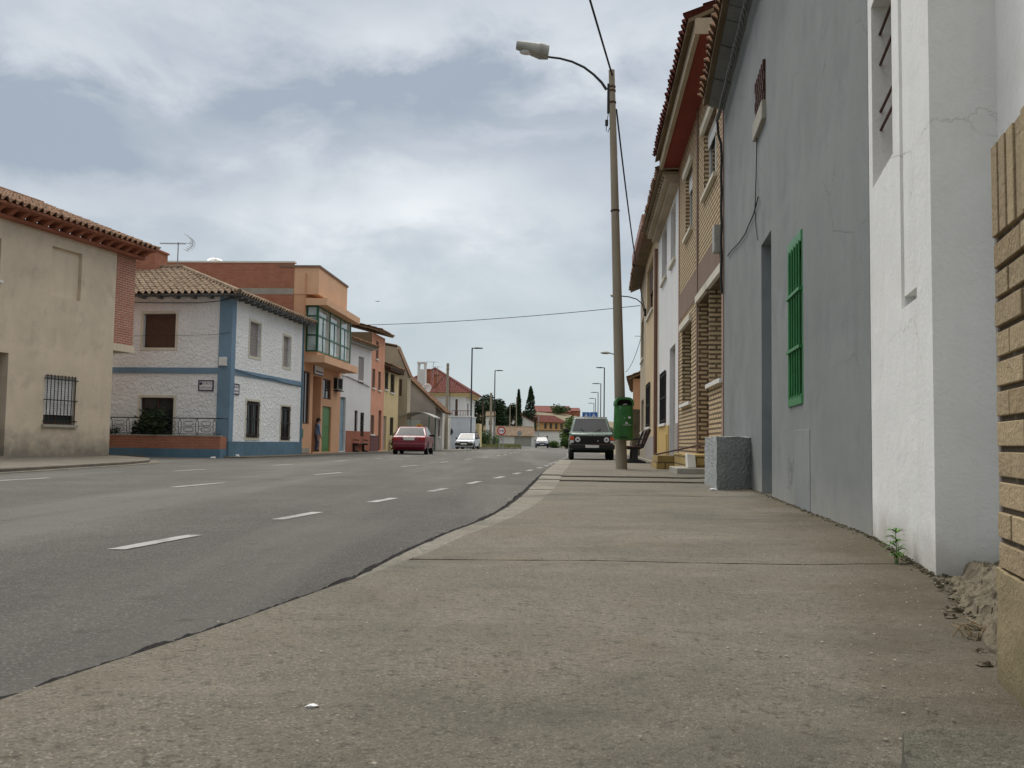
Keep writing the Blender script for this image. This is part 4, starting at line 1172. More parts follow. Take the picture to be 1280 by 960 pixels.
g = MB(); g.box(-.05, 8, tr - .02, tr + .02, z1_ - .025, z1_ + .01); g.tube([(0, tr, z0_ + .04), (8, tr, z0_ + .04)], .01, 6); g.build('rails', M['iron'], rl)
g = MB()
x = .25
while x < 5.2:
    for dx in (-.05, .05): g.tube([(x, tr, z0_), (x + dx, tr, z0_ + .12), (x + dx, tr, z1_ - .14), (x, tr, z1_ - .03)], .010, 5)
    for zc in (.35, .72):
        zc = z0_ + (z1_ - z0_) * zc - .02
        g.tube([(x + .31 + .17 * math.copysign(abs(math.cos(q)) ** .5, math.cos(q)), tr, zc + .065 * math.copysign(abs(math.sin(q)) ** .5, math.sin(q))) for q in [2 * PI * i / 14 for i in range(15)]], .009, 5, caps=False)
    g.tube([(x + .05, tr, (z0_ + z1_) / 2), (x + .57, tr, (z0_ + z1_) / 2)], .007, 4)
    x += .62
g.build('loops', M['iron'], rl)
g = MB(); g.box(0, .03, .06, tr, z1_ - .02, z1_ + .008); g.build('return_rail', M['iron'], rl)

# wires on the end wall
for (pp, lab) in ((((150, 378), (200, 378.5), (250, 378.5), (276, 376), (292, 372)), 'upper black cable strung across the white corner house'),
                  (((160, 420), (220, 419.5), (270, 418), (288, 415)), 'thin lower wire strung across the white corner house')):
    pts = []
    for p in pp:
        tt_, z = b.gp(p[0], p[1], L + .07); pts.append(b.m @ Vector((L + .07, tt_, z)))
    mb = MB(); mb.tube(pts, .012 if 'upper' in lab else .006, 5); tag(mb.build('wall_cable', M['cable']), lab, 'cable')
pts = [b.m @ Vector((a, .06, z)) for a, z in [b.fp(*p) for p in ((292, 462), (310, 468), (325, 472), (340, 474), (355, 479), (374, 483))]]
mb = MB(); mb.tube(pts, .013, 5); tag(mb.build('wall_cable', M['cable']), 'cable along the blue band of the white corner house', 'cable')

# --- orange building with the glazed bay
OA, OB = plan(424, 555, 46), plan(377, 560, 39.4)
o = House('orange_building', 'orange rendered building with green framed glass bay and brick party wall', OA, OB, 6.6, 7.85)
L = o.L
tw = o.rect(378, 387.2, 464, 530); o.window(tw, .12, 'glass', mull=1, sill=False)
dw = o.rect(390.3, 400.5, 470, 562); dw = (dw[0], dw[1], .12, dw[3]); o.hole(dw, 1.0)
o.window(o.rect(403.7, 414, 474, 499), .12, 'glass', mull=1, sill=False)
gd = o.rect(402.5, 413.5, 508, 562); o.door((gd[0], gd[1], .1, gd[3]), .12, M['green_door'], panels=2)
o.walls(M['orange_wall'])
# brick party wall slab along the camera facing end
D_ = 6.6
zt_ = o.gp(300, 328.5, L)[1]
pa = -o.gp(368, 345, L)[0]
g = MB(o.face(1)); g.box(pa, D_, -.01, .04, 5.2, zt_); pw = g.build('party_wall', M['party_brick'], o.root)
z0b, z1b = o.gp(340, 368, L)[1], o.gp(340, 360.5, L)[1]
g = MB(o.face(1)); g.box(pa, D_ * .55, .0, .046, z0b, z1b); g.build('concrete_band', M['concrete'], pw)
g = MB(o.face(1)); g.box(pa - .02, D_, -.25, .06, zt_, zt_ + .07); g.build('coping', M['white_trim'], pw)
T2 = .55
zpt = o.fp(389, 327, T2)[1]
gl = o.fp(429, 420, T2)[0]; gn = L - .12
# parapet box
g = MB(); g.box(o.fp(434, 370, T2)[0], L + .02, -1.2, T2, o.fp(392, 364, T2)[1], zpt); par = g.build('parapet', M['orange_light'], o.root)
g = MB(); g.box(o.fp(434, 370, T2)[0] - .04, L + .06, -1.2, T2 + .05, zpt, zpt + .09); g.build('coping', M['brown_band'], par)
zs1 = o.fp(392, 363, T2 + .35)[1]
g = MB(); g.box(.25, L + .05, -.02, T2 + .4, zs1 - .30, zs1); g.build('canopy_slab', M['orange_light'], o.root)
zb1 = o.fp(399, 447, T2 + .35)[1]
g = MB(); g.hexa([(.2, -.02, zb1 - .12), (L + .02, -.02, zb1 - .12), (L + .02, T2 + .35, zb1 - .12), (.2, T2 + .35, zb1 - .12), (.2, -.02, zb1 + .2), (L + .02, -.02, zb1 + .2), (L + .02, T2 + .35, zb1 + .2), (.2, T2 + .35, zb1 + .2)])
g.build('bay_floor', M['orange_light'], o.root)
zg0, zg1 = zb1 + .2, zs1 - .30
g = MB(); g.box(.42, gn - .02, -.02, T2 - .03, zg0, zg0 + .16); g.build('bay_sill', M['orange_wall'], o.root)
bay = MB(); zg0 += .16
w = .09
for k in range(4):
    a = .42 + (gn - .42) * k / 3; bay.box(a - w * (1 if k == 3 else .5), a + w * (.5 if k < 3 else 0), T2 - .1, T2, zg0, zg1)
bay.box(gn - .07, gn, .0, .08, zg0, zg1)
zz = [zg0, zg0 + (zg1 - zg0) * .36, zg0 + (zg1 - zg0) * .78, zg1]
for q in zz:
    q0, q1 = (q, q + .06) if q == zz[0] else ((q - .06, q) if q == zz[3] else (q - .03, q + .03))
    bay.box(.42, gn - .09, T2 - .075, T2 - .012, q0, q1); bay.box(gn - .06, gn - .005, .08, T2 - .1, q0, q1)
for k in range(3):
    a = .42 + (gn - .42) * (k + .55) / 3; bay.box(a - .03, a + .03, T2 - .07, T2 - .02, zg0 + .06, zz[2] - .03)
bw_ = bay.build('window', M['green_dark'], o.root)
g = MB(); g.box(.46, gn - .1, T2 - .055, T2 - .045, zg0 + .03, zg1 - .03); g.box(gn - .04, gn - .03, .06, T2 - .08, zg0 + .03, zg1 - .03)
g.box(.40, .42, .0, T2 - .02, zg0 + .03, zg1 - .03)
g.build('pane', M['glass_pale'], bw_)
for k in range(3):
    g = MB(); a0_ = .5 + (gn - .5) * k / 3
    for i in range(7): g.box(a0_ + i * .09, a0_ + i * .09 + .05, T2 - .044, T2 - .036, zg0 + .08, zg1 - .08)
    g.build('curtain', M['curtain'], bw_)
sg = o.rect(391.7, 403, 456.5, 469)
cen = o.m @ Vector(((sg[0] + sg[1]) / 2, 0, (sg[2] + sg[3]) / 2))
th = thing('shop_sign', 'white plaque above the open doorway of the orange building', 'sign', cen, o.root.rotation_euler.z + PI)
W, Hh = sg[1] - sg[0], sg[3] - sg[2]
g = MB(); g.box(-W / 2, W / 2, -.05, 0, -Hh / 2, Hh / 2); g.build('frame', M['sign_violet'], th)
g = MB(); g.box(-W / 2 + .04, W / 2 - .04, -.06, -.05, -Hh / 2 + .04, Hh / 2 - .04); g.build('panel', M['sign_white'], th)
g = MB(); 
for q in (-.12, -.22): g.box(-W / 2 + .15, W / 2 - .15, -.064, -.06, Hh * q - .02, Hh * q + .02)
g.build('text_lines', M['sign_violet'], th)
for rc, mt, nm in ((o.rect(374.8, 378, 536, 547), M['green_dark'], 'meter_box'), (o.rect(376.5, 385.5, 560, 566), M['concrete'], 'vent_cover')):
    g = MB(); g.box(rc[0], rc[1], .0, .035, rc[2], rc[3]); g.build(nm, mt, o.root)
g = MB(); g.box(dw[0], dw[1], -.98, .06, .0, .12); g.build('doorstep', M['orange_wall'], o.root)

# --- white, salmon, yellow houses
WB = OA + (OA - OB).normalized() * .03 + Vector((-.12, 0)); WA = plan(462, 555, 51.4)
w_ = House('white_house', 'white house with a pale blue door and air conditioner beside the orange building', WA, WB, 8, 5.75)
wd = w_.rect(421.5, 431.5, 496, 562); w_.door((wd[0], wd[1], .1, wd[3]), .15, M['bluegrey_door'])
w_.window(w_.rect(443, 446.8, 513, 545), .12, 'glass', sill=False); w_.window(w_.rect(450.3, 454, 516, 545), .1, 'glass', bars=(5, M['iron']), sill=False)
w_.window(w_.rect(448, 455, 446, 476), .15, 'shutter', shutter=1.0, shmat=M['shutter_grey']); w_.window(w_.rect(427.5, 432, 440, 468), .15, 'shutter', shutter=1.0, shmat=M['shutter_grey'])
w_.walls(M['white_plain'])
g = MB(); g.box(.02, wd[0] - .1, -.01, .02, .0, 1.15); g.build('red_dado', M['red_brick_eave'], w_.root)
g = MB(); g.box(-.02, w_.L + .02, -.02, .3, 5.70, 5.82); g.build('eave', M['lamp_grey'], w_.root)
gable_roof(w_, 5.98, 1.3, M['tile_dark'], .42, 0, 0, seed=41)
ac = w_.rect(417, 426.5, 473, 487, .3)
act = thing('air_conditioner', 'grey air conditioner box hung high on the white house wall', 'air conditioner', w_.m @ Vector(((ac[0] + ac[1]) / 2, 0, (ac[2] + ac[3]) / 2)), w_.root.rotation_euler.z)
g = MB(); g.box(-.38, .38, .1, .45, -.3, .3); g.build('casing', M['lamp_grey'], act, bevel=.02)
g = MB(); g.box(.381, .40, .14, .42, -.25, .25); g.box(-.3, .3, .45, .46, -.24, .24); g.build('grille', M['dark'], act)
g = MB(); g.box(-.4, .4, 0, .5, -.36, -.32); g.build('bracket', M['iron'], act)
pts = [w_.m @ Vector((a, .04, z)) for a, z in [w_.fp(*p) for p in ((424, 463), (432, 470), (445, 476), (456, 481), (461, 484))]]
mb = MB(); mb.tube(pts, .02, 5); tag(mb.build('wall_cable', M['cable']), 'thick black cable sagging across the white house beside the orange building', 'cable')

SB = WA + (WA - WB).normalized() * .01; SA = plan(478.5, 555, 54.8)
s_ = House('salmon_house', 'tall narrow salmon pink house with a dark maroon foot', SA, SB, 7, 6.75)
for rc in ((470, 473.2, 426.5, 449), (465.3, 469, 461, 485), (472.8, 476, 464.5, 488), (463.2, 467.6, 519, 543)):
    s_.window(s_.rect(*rc), .14, 'shutter', shutter=1.0)
sd = s_.rect(472.8, 476.5, 513, 558); s_.door((sd[0], sd[1], .1, sd[3]), .14, M['wood_brown'])
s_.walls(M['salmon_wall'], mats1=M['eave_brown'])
g = MB(); g.box(sd[1] + .05, s_.L - .01, -.01, .03, .0, .95); g.build('maroon_foot', plaster('maroon_foot', (.16, .075, .075), var=.15), s_.root)
gable_roof(s_, 6.98, .9, M['tile_dark'], .5, .1, 0, seed=43)

YB = SA + (SA - SB).normalized() * .01; YA = plan(496.5, 555, 59)
y_ = House('yellow_house', 'small yellow house with two upper windows and brown corbelled eave', YA, YB, 5, 5.05)
for rc in ((481, 484.8, 464.5, 487), (488.2, 492.7, 468, 491)): y_.window(y_.rect(*rc), .14, 'glass', bars=(5, M['iron']))
y_.window(y_.rect(487.3, 491, 522, 544), .14, 'glass', bars=(5, M['iron']), sill=False)
yd = y_.rect(478.8, 482.8, 520, 559); y_.door((yd[0], yd[1], .1, yd[3]), .14, M['shutter_grey'])
y_.walls(M['yellow_wall'])
g = MB(); g.box(0, y_.L, -.02, .35, 5.0, 5.12)
for i in range(12): g.box(y_.L * (i + .2) / 12, y_.L * (i + .6) / 12, 0, .38, 4.86, 5.0)
g.build('eave', M['wood_brown'], y_.root)
gable_roof(y_, 5.25, .8, M['tile_dark'], .42, 0, .05, seed=45)

# --- beige house whose gable shows above the yellow one
GB = plan(508.5, 520, 60.2); GA = GB + Vector((.05, 1)) * 1.3
gh = House('beige_house', 'drab beige house whose tall side gable rises above the yellow house', GA, GB, 7, 5.05)
gh.window(gh.rect1(499, 502.3, 474, 495), .12, 'shutter', side=1, shutter=1.0, sill=False)
gh.walls(M['beige_wall'], tops=[(0, [(-.75, 6.8), (-1.6, 6.95), (-6, 6.0)]), (gh.L, [(-.75, 6.8), (-1.6, 6.95), (-6, 6.0)])])
g = MB()
prof = [(.12, 4.9), (-.75, 6.88), (-1.6, 7.03), (-6.2, 6.0)]
for (ta, za), (tb, zb2) in zip(prof, prof[1:]):
    g.prism([(-.05, ta, za), (gh.L + .06, ta, za), (gh.L + .06, tb, zb2), (-.05, tb, zb2)], (0, 0, .09))
g.build('roof', M['tile_dark'], gh.root)
# --- grey gabled house
KB_ = plan(544, 540, 64); KA_ = KB_ + Vector((.07, 1)) * 3.4
kh = House('grey_gable_house', 'low grey beige house with a steep roof sloping down to the street', KA_, KB_, 6.6, 3.15)
kh.window((1.2, 2.0, 1.0, 2.2), .12, 'shutter')
kh.walls(M['drab_wall'], tops=[(0, [(-3.3, 6.15)]), (kh.L, [(-3.3, 6.15)])])
gable_roof(kh, 3.2, 3.0, M['tile_dark'], .6, .1, .12, seed=47)
cpos = kh.inv @ at(527, 492, 69)
g = MB(); g.box(cpos.x - .3, cpos.x + .3, cpos.y - .3, cpos.y + .3, 2.5, at(527, 462, 69).z); ch = g.build('chimney', M['white_plain'], kh.root)
zc = at(527, 462, 69).z
g = MB()
for dx, dy in ((-1, -1), (1, -1), (1, 1), (-1, 1)): g.box(cpos.x + dx * .24 - .06, cpos.x + dx * .24 + .06, cpos.y + dy * .24 - .06, cpos.y + dy * .24 + .06, zc, zc + .45)
g.box(cpos.x - .34, cpos.x + .34, cpos.y - .34, cpos.y + .34, zc + .45, zc + .56); g.build('cowl', M['white_plain'], ch)
# --- white house with the red hip roof
RB, RA_ = plan(581, 540, 86), plan(592.5, 540, 93)
rh = House('white_house', 'white villa with red hip roof and thick cream cornice', RA_, RB, 7.0, 5.05)
rh.window(rh.rect1(569, 572, 499, 521), .15, 'shutter', side=1, shutter=1.0)
rh.window((2, 3, 3, 4.3), .15, 'glass'); rh.window((4.6, 5.6, 3, 4.3), .15, 'glass')
rh.walls(M['white_plain'])
g = MB(); g.box(-.5, rh.L + .5, -rh.D - .5, .5, 5.06, 5.22); g.box(-.35, rh.L + .35, -rh.D - .35, .35, 4.88, 5.058); g.build('cornice', M['yellow_wall'], rh.root)
hip_roof(rh, 5.58, .62, .62, M['tile_red'], deck=M['yellow_wall'], seed=51)
a_ = rh.rect1(569, 583, 511, 521)
g = MB(rh.face(1)); g.box(a_[0] - .6, a_[1] + .2, 0, .9, 2.65, 2.8)
for i in range(8): g.tube([(a_[0] - .55 + (a_[1] - a_[0] + .7) * i / 7, .85, 2.7), (a_[0] - .55 + (a_[1] - a_[0] + .7) * i / 7, .85, 3.5)], .025, 5)
g.box(a_[0] - .6, a_[1] + .2, .82, .88, 3.5, 3.56); g.build('balcony', M['copper_pipe'], rh.root)
cp = rh.inv @ at(535, 470, 84)
for k, (px_, py_) in enumerate(((535, 463), (546, 469))):
    q = rh.inv @ at(px_, py_, 84); g = MB(); g.box(q.x - .22, q.x + .22, q.y - .22, q.y + .22, 5.5, q.z); g.box(q.x - .28, q.x + .28, q.y - .28, q.y + .28, q.z, q.z + .12); g.build('chimney', M['red_brick_eave'], rh.root)
PB = plan(587, 545, 81.5); PA = PB + Vector((.09, 1)) * 4
gar = House('garage', 'pale grey garage block with a round window before the red roofed villa', PA, PB, 2.15, 2.85)
gar.walls(plaster('pale_grey_render', (.56, .59, .62), var=.08))
q = gar.gp(562, 539.5, gar.L); g = MB(); X = gar.face(1)
c_ = X @ Vector((-q[0], 0.0, q[1])); nv = (X.to_3x3() @ Vector((0, 1, 0)))
g.disc(c_, nv, .30, .03, 20); g.build('round_window', M['iron'], gar.root)
g = MB(); g.disc(c_ + nv * .031, nv, .22, .006, 20); g.build('pane', M['glass'], gar.root)
g = MB(); g.box(-.05, gar.L + .05, -2.2, .05, 2.85, 2.95); g.build('coping', M['white_trim'], gar.root)
# row of pale gate posts / low garden wall between grey gable house and garage
GWB = plan(552, 548, 71.5); GWA = GWB + Vector((.08, 1)) * 4
gw_ = House('garden_wall', 'white garden wall with pillars beside the concrete utility pole', GWA, GWB, .3, 2.4, cat='wall')
gw_.walls(M['white_plain'])
for i in range(4):
    a = gw_.L * i / 3.0; g = MB(); g.box(a - .2, a + .2, -.35, .06, .0, 2.6); g.build('pillar', M['ivory_trim'], gw_.root)
YW = plan(599, 545, 92)
yw = House('yellow_wall', 'short yellow wall with a dark gate beyond the red roofed villa', YW + Vector((.05, 1)) * 3, YW, 1.2, 2.5, cat='wall')
yw.walls(M['yellow_wall'])
g = MB(yw.face(1)); g.box(.3, .9, 0, .03, .0, 1.9); g.build('gate', M['wood_brown'], yw.root)

# ------------------------------------------------------------------ pavements on the left
lp = MB()
def poly_slab(mb, P, z, depth=.16):
    mb.prism([(x, y, z - depth) for x, y in P], (0, 0, depth))
P = [(-8.55, -5), (-8.75, 8), (-8.85, 16), (-8.95, 21.5), (-9.25, 23.6), (-10.0, 25.6), (-11.6, 27.9), (TA.x - .3, 28.7), (TA.x - .6, 28.7), (TA.x - .3, 27.9), (TB.x - .3, TB.y), (TB.x - 2, -5)]
poly_slab(lp, P, .09)
lp.prism([(x, y, -.05) for x, y in [(-8.4, -5), (-8.6, 8), (-8.7, 16), (-8.8, 21.6), (-9.05, 23.8), (-9.9, 26), (-11, 27), (-10, 16), (-10, -5)]], (0, 0, .075))
tag(lp.build('near_left_pavement', M['dirty_pave'], bevel=.02), kind='structure')
lp = MB()
line = [(BB.x, BB.y), (BA.x, BA.y), (OA.x, OA.y), (WA.x, WA.y), (SA.x, SA.y), (YA.x, YA.y), (KB_.x, KB_.y), (KA_.x, KA_.y), (PB.x, PB.y - .1)]
P = [(x + .75 + .12 * i, y) for i, (x, y) in enumerate(line)]
Q = [(x - .6, y + .0) for x, y in reversed(line)]
P[0] = (P[0][0], P[0][1] - .35); Q[-1] = (Q[-1][0] - 6, Q[-1][1] - .35)
poly_slab(lp, P + Q, .05, .1)
tag(lp.build('left_pavement', M['dirty_pave'], bevel=.01), kind='structure')
# ================================================================== STREET FURNITURE
# --- concrete lamp pole
pb_ = gnd(777, 587, SZ + .03); pt = at(764.5, 88, pb_.y)
pole = thing('lamp_pole', 'tall round concrete pole with a curved lamp arm, leaning slightly over the pavement', 'lamp pole', pb_)
axis = pt - pb_
mb = MB(); mb.tube([axis * (i / 12) for i in range(13)], [.118 - .055 * i / 12 for i in range(13)], 20); mb.build('post', M['concrete_post'], pole, smooth=True)
def on(f): return axis * f
mb = MB()
for f in (.915, .945, .955, .64): mb.tube([on(f), on(f + .004)], .118 - .055 * f + .012, 16)
mb.build('clamp_band', M['rust'], pole)
mb = MB(); mb.box(-.105, -.06, -.03, .03, on(.89).z, on(.965).z); mb.v = [Vector((v.x + on(.93).x, v.y, v.z)) for v in mb.v]; mb.build('mounting_plate', M['black_metal'], pole)
arm_px = [(758, 112), (752, 103), (742, 93), (730, 84), (715, 77), (700, 73), (684, 71)]
pts = [at(x, y, pb_.y) - pb_ for x, y in arm_px]
mb = MB(); mb.tube(pts, [.03, .028, .026, .025, .024, .023, .022], 10); mb.build('arm', M['black_metal'], pole, smooth=True)
H0, H1 = at(686, 65, pb_.y) - pb_, at(645, 60, pb_.y) - pb_
hd = MB()
ax = (H1 - H0); upv = Vector((.12, 0, 1)).normalized(); sd = Vector((0, 1, 0))
prof = [(0, .13, .15, -.02), (.28, .15, .19, -.01), (.31, .14, .175, -.01), (1.0, .085, .09, .06)]
rings = []
for f, hh, ww, dz in prof:
    c_ = H0 + ax * f + upv * dz
    ring = []
    for k in range(14):
        a = 2 * PI * k / 14; cx, cz = math.cos(a), math.sin(a)
        ring.append(c_ + sd * (ww * math.copysign(abs(cx) ** .6, cx)) + upv * (hh * math.copysign(abs(cz) ** .6, cz) * (1 if cz > 0 else .9)))
    rings.append(ring)
k = 14
hd.faces([p for r_ in rings for p in r_], [(i * k + j, i * k + (j + 1) % k, (i + 1) * k + (j + 1) % k, (i + 1) * k + j) for i in range(3) for j in range(k)] + [tuple(range(k)), tuple(range(3 * k, 4 * k))])
hdo = hd.build('lamp_head', M['lamp_grey'], pole, smooth=True)
g = MB(); c_ = H0 + ax * .64 + upv * -.065; g.blob(c_, (.17, .11, .045), 6, jit=0); g.build('lens', M['lens_clear'], hdo, smooth=True)
mb = MB(); q = on(.865); mb.box(q.x - .16, q.x - .10, q.y - .03, q.y + .03, q.z - .06, q.z + .06); mb.tube([q + Vector((-.12, 0, .05)), q + Vector((-.09, 0, .25)), q + Vector((-.06, 0, .3))], .008, 5)
mb.tube([q + Vector((-.13, 0, -.05)), q + Vector((-.14, 0, -.16)), q + Vector((-.10, 0, -.2)), q + Vector((-.07, 0, -.1))], .008, 5)
mb.build('fuse_box', M['iron'], pole)
# --- litter bin on the pole
bc = at(777, 523, pb_.y - .22)
def f_at(z): return on((z - pb_.z) / axis.z) + pb_
zb0, zb1 = at(777, 549.5, pb_.y - .2).z, at(777, 497, pb_.y - .2).z
bx = f_at((zb0 + zb1) / 2).x + .03
bin_ = thing('litter_bin', 'green plastic litter bin with white stickers strapped to the concrete pole', 'litter bin', (bx, pb_.y - .28, zb0))
Hb = zb1 - zb0
outl = []
def bin_ring(z, w, d, n=28):
    pts = []
    for k in range(n):
        a = 2 * PI * k / n; cx, sy = math.cos(a), math.sin(a)
        pts.append((w * math.copysign(abs(cx) ** .75, cx), d * math.copysign(abs(sy) ** .75, sy), z))
    return pts
W2 = .205
rings = [bin_ring(0, W2 * .9, .15), bin_ring(.03, W2 * 1.0, .165), bin_ring(Hb * .66, W2 * .93, .155), bin_ring(Hb * .80, W2 * .92, .152)]
mb = MB(); k = 28
mb.faces([p for r_ in rings for p in r_], [(i * k + j, i * k + (j + 1) % k, (i + 1) * k + (j + 1) % k, (i + 1) * k + j) for i in range(3) for j in range(k)] + [tuple(range(k))])
mb.build('bucket', M['green_bin'], bin_, smooth=True)
# hood: arched shell with an opening towards the camera
mb = MB(); n = 22
def arch(t): # t 0..1 left to right over the top
    a = PI * (1 - t); return (W2 * .93 * math.copysign(abs(math.cos(a)) ** .6, math.cos(a)), Hb * .80 + Hb * .20 * abs(math.sin(a)) ** .6)
def arch2(t):
    a = PI * (1 - t); return (W2 * .72 * math.copysign(abs(math.cos(a)) ** .6, math.cos(a)), Hb * .80 + Hb * .145 * abs(math.sin(a)) ** .6)
fr, bk_, inn = [], [], []
for i in range(n + 1):
    x, z = arch(i / n); xi, zi = arch2(i / n)
    fr.append((x, -.15, z)); bk_.append((x, .14, z)); inn.append((xi, -.155, zi))
m_ = n + 1
mb.faces(fr + bk_ + inn, [f for i in range(n) for f in ((i, i + 1, m_ + i + 1, m_ + i), (i, i + 1, 2 * m_ + i + 1, 2 * m_ + i))] + [tuple(range(m_, 2 * m_))])
mb.build('hood', M['green_bin'], bin_, smooth=True)
mb = MB(); mb.box(-W2 * .8, W2 * .8, -.05, -.03, Hb * .78, Hb * .95); mb.build('inner_wall', M['dark'], bin_)
mb = MB(); mb.tube([(-.03, -.158, Hb * .82), (.05, -.158, Hb * .83)], .012, 6); mb.build('ashtray_lip', M['lamp_grey'], bin_)
mb = MB()
def stk(u0, u1, v0, v1): mb.box(u0, u1, -.172, -.168, v0 * Hb, v1 * Hb)
for q in ((.075, .088, .50, .545), (.092, .125, .495, .54), (-.012, .008, .50, .515), (.02, .04, .36, .41), (.04, .05, .385, .42), (.055, .075, .37, .395), (-.03, .12, .338, .346), (.10, .14, .342, .350), (-.095, -.08, .735, .75)): stk(*q)
mb.build('stickers', M['sign_white'], bin_)
mb = MB(); mb.box(-.10, .06, -.172, -.150, .03, .06); mb.build('lock_plate', M['iron'], bin_)
mb = MB(); mb.box(-.1, .1, .10, .17, Hb * .3, Hb * .36); mb.build('strap', M['alu'], bin_)

# --- wires
def wire(name_label, p0, p1, sag, r=.012, n=24, mat='cable', group=None):
    p0, p1 = Vector(p0), Vector(p1)
    pts = [p0.lerp(p1, i / n) - Vector((0, 0, sag * 4 * (i / n) * (1 - i / n))) for i in range(n + 1)]
    mb = MB(); mb.tube(pts, r, 6); return tag(mb.build('overhead_cable', M[mat], smooth=True), name_label, 'cable')
top = f_at(pb_.z + axis.z * .985)
wire('thick overhead cable running from the pole top towards the upper left sky', top + Vector((0, -.07, 0)), (-5.3, -14, 9.0), .35, .02, 40)
wire('overhead cable sagging from the concrete pole down to the cream house', f_at(pb_.z + axis.z * .90) + Vector((.08, 0, 0)), h5.m @ Vector((h5.L - .1, .05, 6.1)), .5, .018)
c0 = o.m @ Vector((.3, T2 + .3, zs1 - .35))
wire('long black cable crossing the street from the glass bay to the right houses', c0, at(800, 382, 36.2), .14, .014, 30)
wire('short cable from the far lamp pole up to the beige house', at(782, 465, 46), at(805, 408, 38.5), .35, .012)
# wall lamp on cream house
lb = at(805, 389, 36.3)
wl = thing('wall_lamp', 'small wall lamp on a curved arm high on the cream house', 'lamp', lb)
pts = [Vector((0, 0, 0))] + [at(x, y, 36.3) - lb for x, y in ((803, 380), (796, 374), (786, 371), (775, 370))]
mb = MB(); mb.tube(pts, .022, 8); mb.build('arm', M['black_metal'], wl, smooth=True)
q = at(769, 369.5, 36.3) - lb; mb = MB(); mb.blob(q, (.20, .12, .08), 6, jit=0); mb.build('lamp_head', M['lamp_grey'], wl, smooth=True)
mb = MB(); mb.box(0, .1, -.05, .05, -.2, .1); mb.build('bracket', M['black_metal'], wl)
# second concrete pole with lamp, behind the first
p2 = plan(773.5, 560, 47); zl = at(760, 441, 47).z
lp2 = thing('lamp_pole', 'second concrete lamp pole hidden behind the near pole, only its lamp showing', 'lamp pole', (p2.x, p2.y, 0))
mb = MB(); mb.tube([(0, 0, 0), (0, 0, zl - .1)], [.11, .08], 12); mb.build('post', M['concrete_post'], lp2, smooth=True)
mb = MB(); mb.tube([(0, 0, zl - .35), (-.15, 0, zl - .12), (-.32, 0, zl - .06), (-.5, 0, zl - .02)], .025, 8); mb.build('arm', M['black_metal'], lp2)
mb = MB(); mb.blob((-.72, 0, zl), (.27, .13, .075), 6, jit=0); mb.build('lamp_head', M['lamp_grey'], lp2, smooth=True)

# --- black street lamps
def street_lamp(px, pt_, d, label, face=-1, group=None, zbase=0.0, armlen=.95):
    base = plan(px, 545, d); tp = at(px, pt_, d).z
    r_ = thing('street_lamp', label, 'street lamp', (base.x, base.y, zbase), 0, group)
    mb = MB(); mb.tube([(0, 0, 0), (0, 0, 1.2), (0, 0, 1.25), (0, 0, tp)], [.10, .10, .075, .06], 10); mb.build('post', M['black_metal'], r_, smooth=True)
    mb = MB(); mb.box(0, face * armlen * .4, -.04, .04, tp - .06, tp + .02); mb.build('arm', M['black_metal'], r_)
    mb = MB(); mb.hexa([(face * armlen * .3, -.14, tp - .07), (face * armlen, -.14, tp - .05), (face * armlen, .14, tp - .05), (face * armlen * .3, .14, tp - .07), (face * armlen * .3, -.1, tp + .06), (face * armlen, -.1, tp + .03), (face * armlen, .1, tp + .03), (face * armlen * .3, .1, tp + .06)]); mb.build('lamp_head', M['black_metal'], r_)
    return r_
GL = 'black street lamps lining the far road'
street_lamp(588.3, 435, 82, 'tall black street lamp beside the red roofed white villa', 1, GL)
street_lamp(617.5, 463, 108, 'black street lamp on the grass verge beside the round no overtaking sign', 1, GL)
labs = ['tallest and nearest of the black street lamps on the right roadside', 'second nearest black street lamp of the right roadside row', 'middle black street lamp of the right roadside row', 'fourth black street lamp of the right roadside row, counting from the nearest', 'smallest and farthest black street lamp of the right roadside row']
for (px, py, d), lb_ in zip(((754.8, 459.5, 101), (750.5, 479.5, 128), (747.2, 490.5, 150), (744, 498, 172), (742, 504, 189)), labs):
    street_lamp(px, py, d, lb_, -1, GL, armlen=.9 if d < 120 else 1.2)
# --- utility poles on the left
def post(px, py, d, label, r0=.13, r1=.08, mat='concrete_post', lean=0):
    base = plan(px, 550, d); tz = at(px, py, d).z; zb_0 = terrain(base.x, base.y)
    mb = MB(); mb.tube([(0, 0, zb_0 - .1), (lean, 0, tz)], [r0, r1], 10)
    for f in (.93, .97): mb.tube([(lean * f, 0, zb_0 + (tz - zb_0) * f), (lean * f, 0, zb_0 + (tz - zb_0) * f + .06)], r1 + .03, 10)
    o_ = mb.build('utility_pole', M[mat], smooth=True); o_.location = (base.x, base.y, 0); return tag(o_, label, 'pole', 'utility poles on the left')
up_ = post(557.6, 454, 72, 'pale concrete utility pole standing before the white garden wall', .16, .1, lean=.03)
post(613, 491, 120, 'pale thick concrete pole between the white villa and black verge lamp', .2, .14)
post(603, 502, 125, 'thin brown wooden pole just right of the white villa', .13, .1, 'bark')
post(637, 505, 170, 'thin pale pole in front of the dark pine trees')
post(645, 496, 175, 'slim pale pole touching the left cypress')
post(673, 517, 150, 'thin grey pole before the white gabled farmhouse', .08, .06, 'alu')
mb = MB(); q = at(557.6, 472, 72); mb.tube([q + Vector((-1.2, 0, -1.0)), q + Vector((-.6, 0, -.5)), q + Vector((-.2, 0, .1)), q + Vector((0, 0, .15)), q + Vector((.3, 0, -.1)), q + Vector((.35, 0, -3))], .025, 5)
tag(mb.build('pole_cable', M['cable']), 'cable looped over the pale concrete utility pole', 'cable')

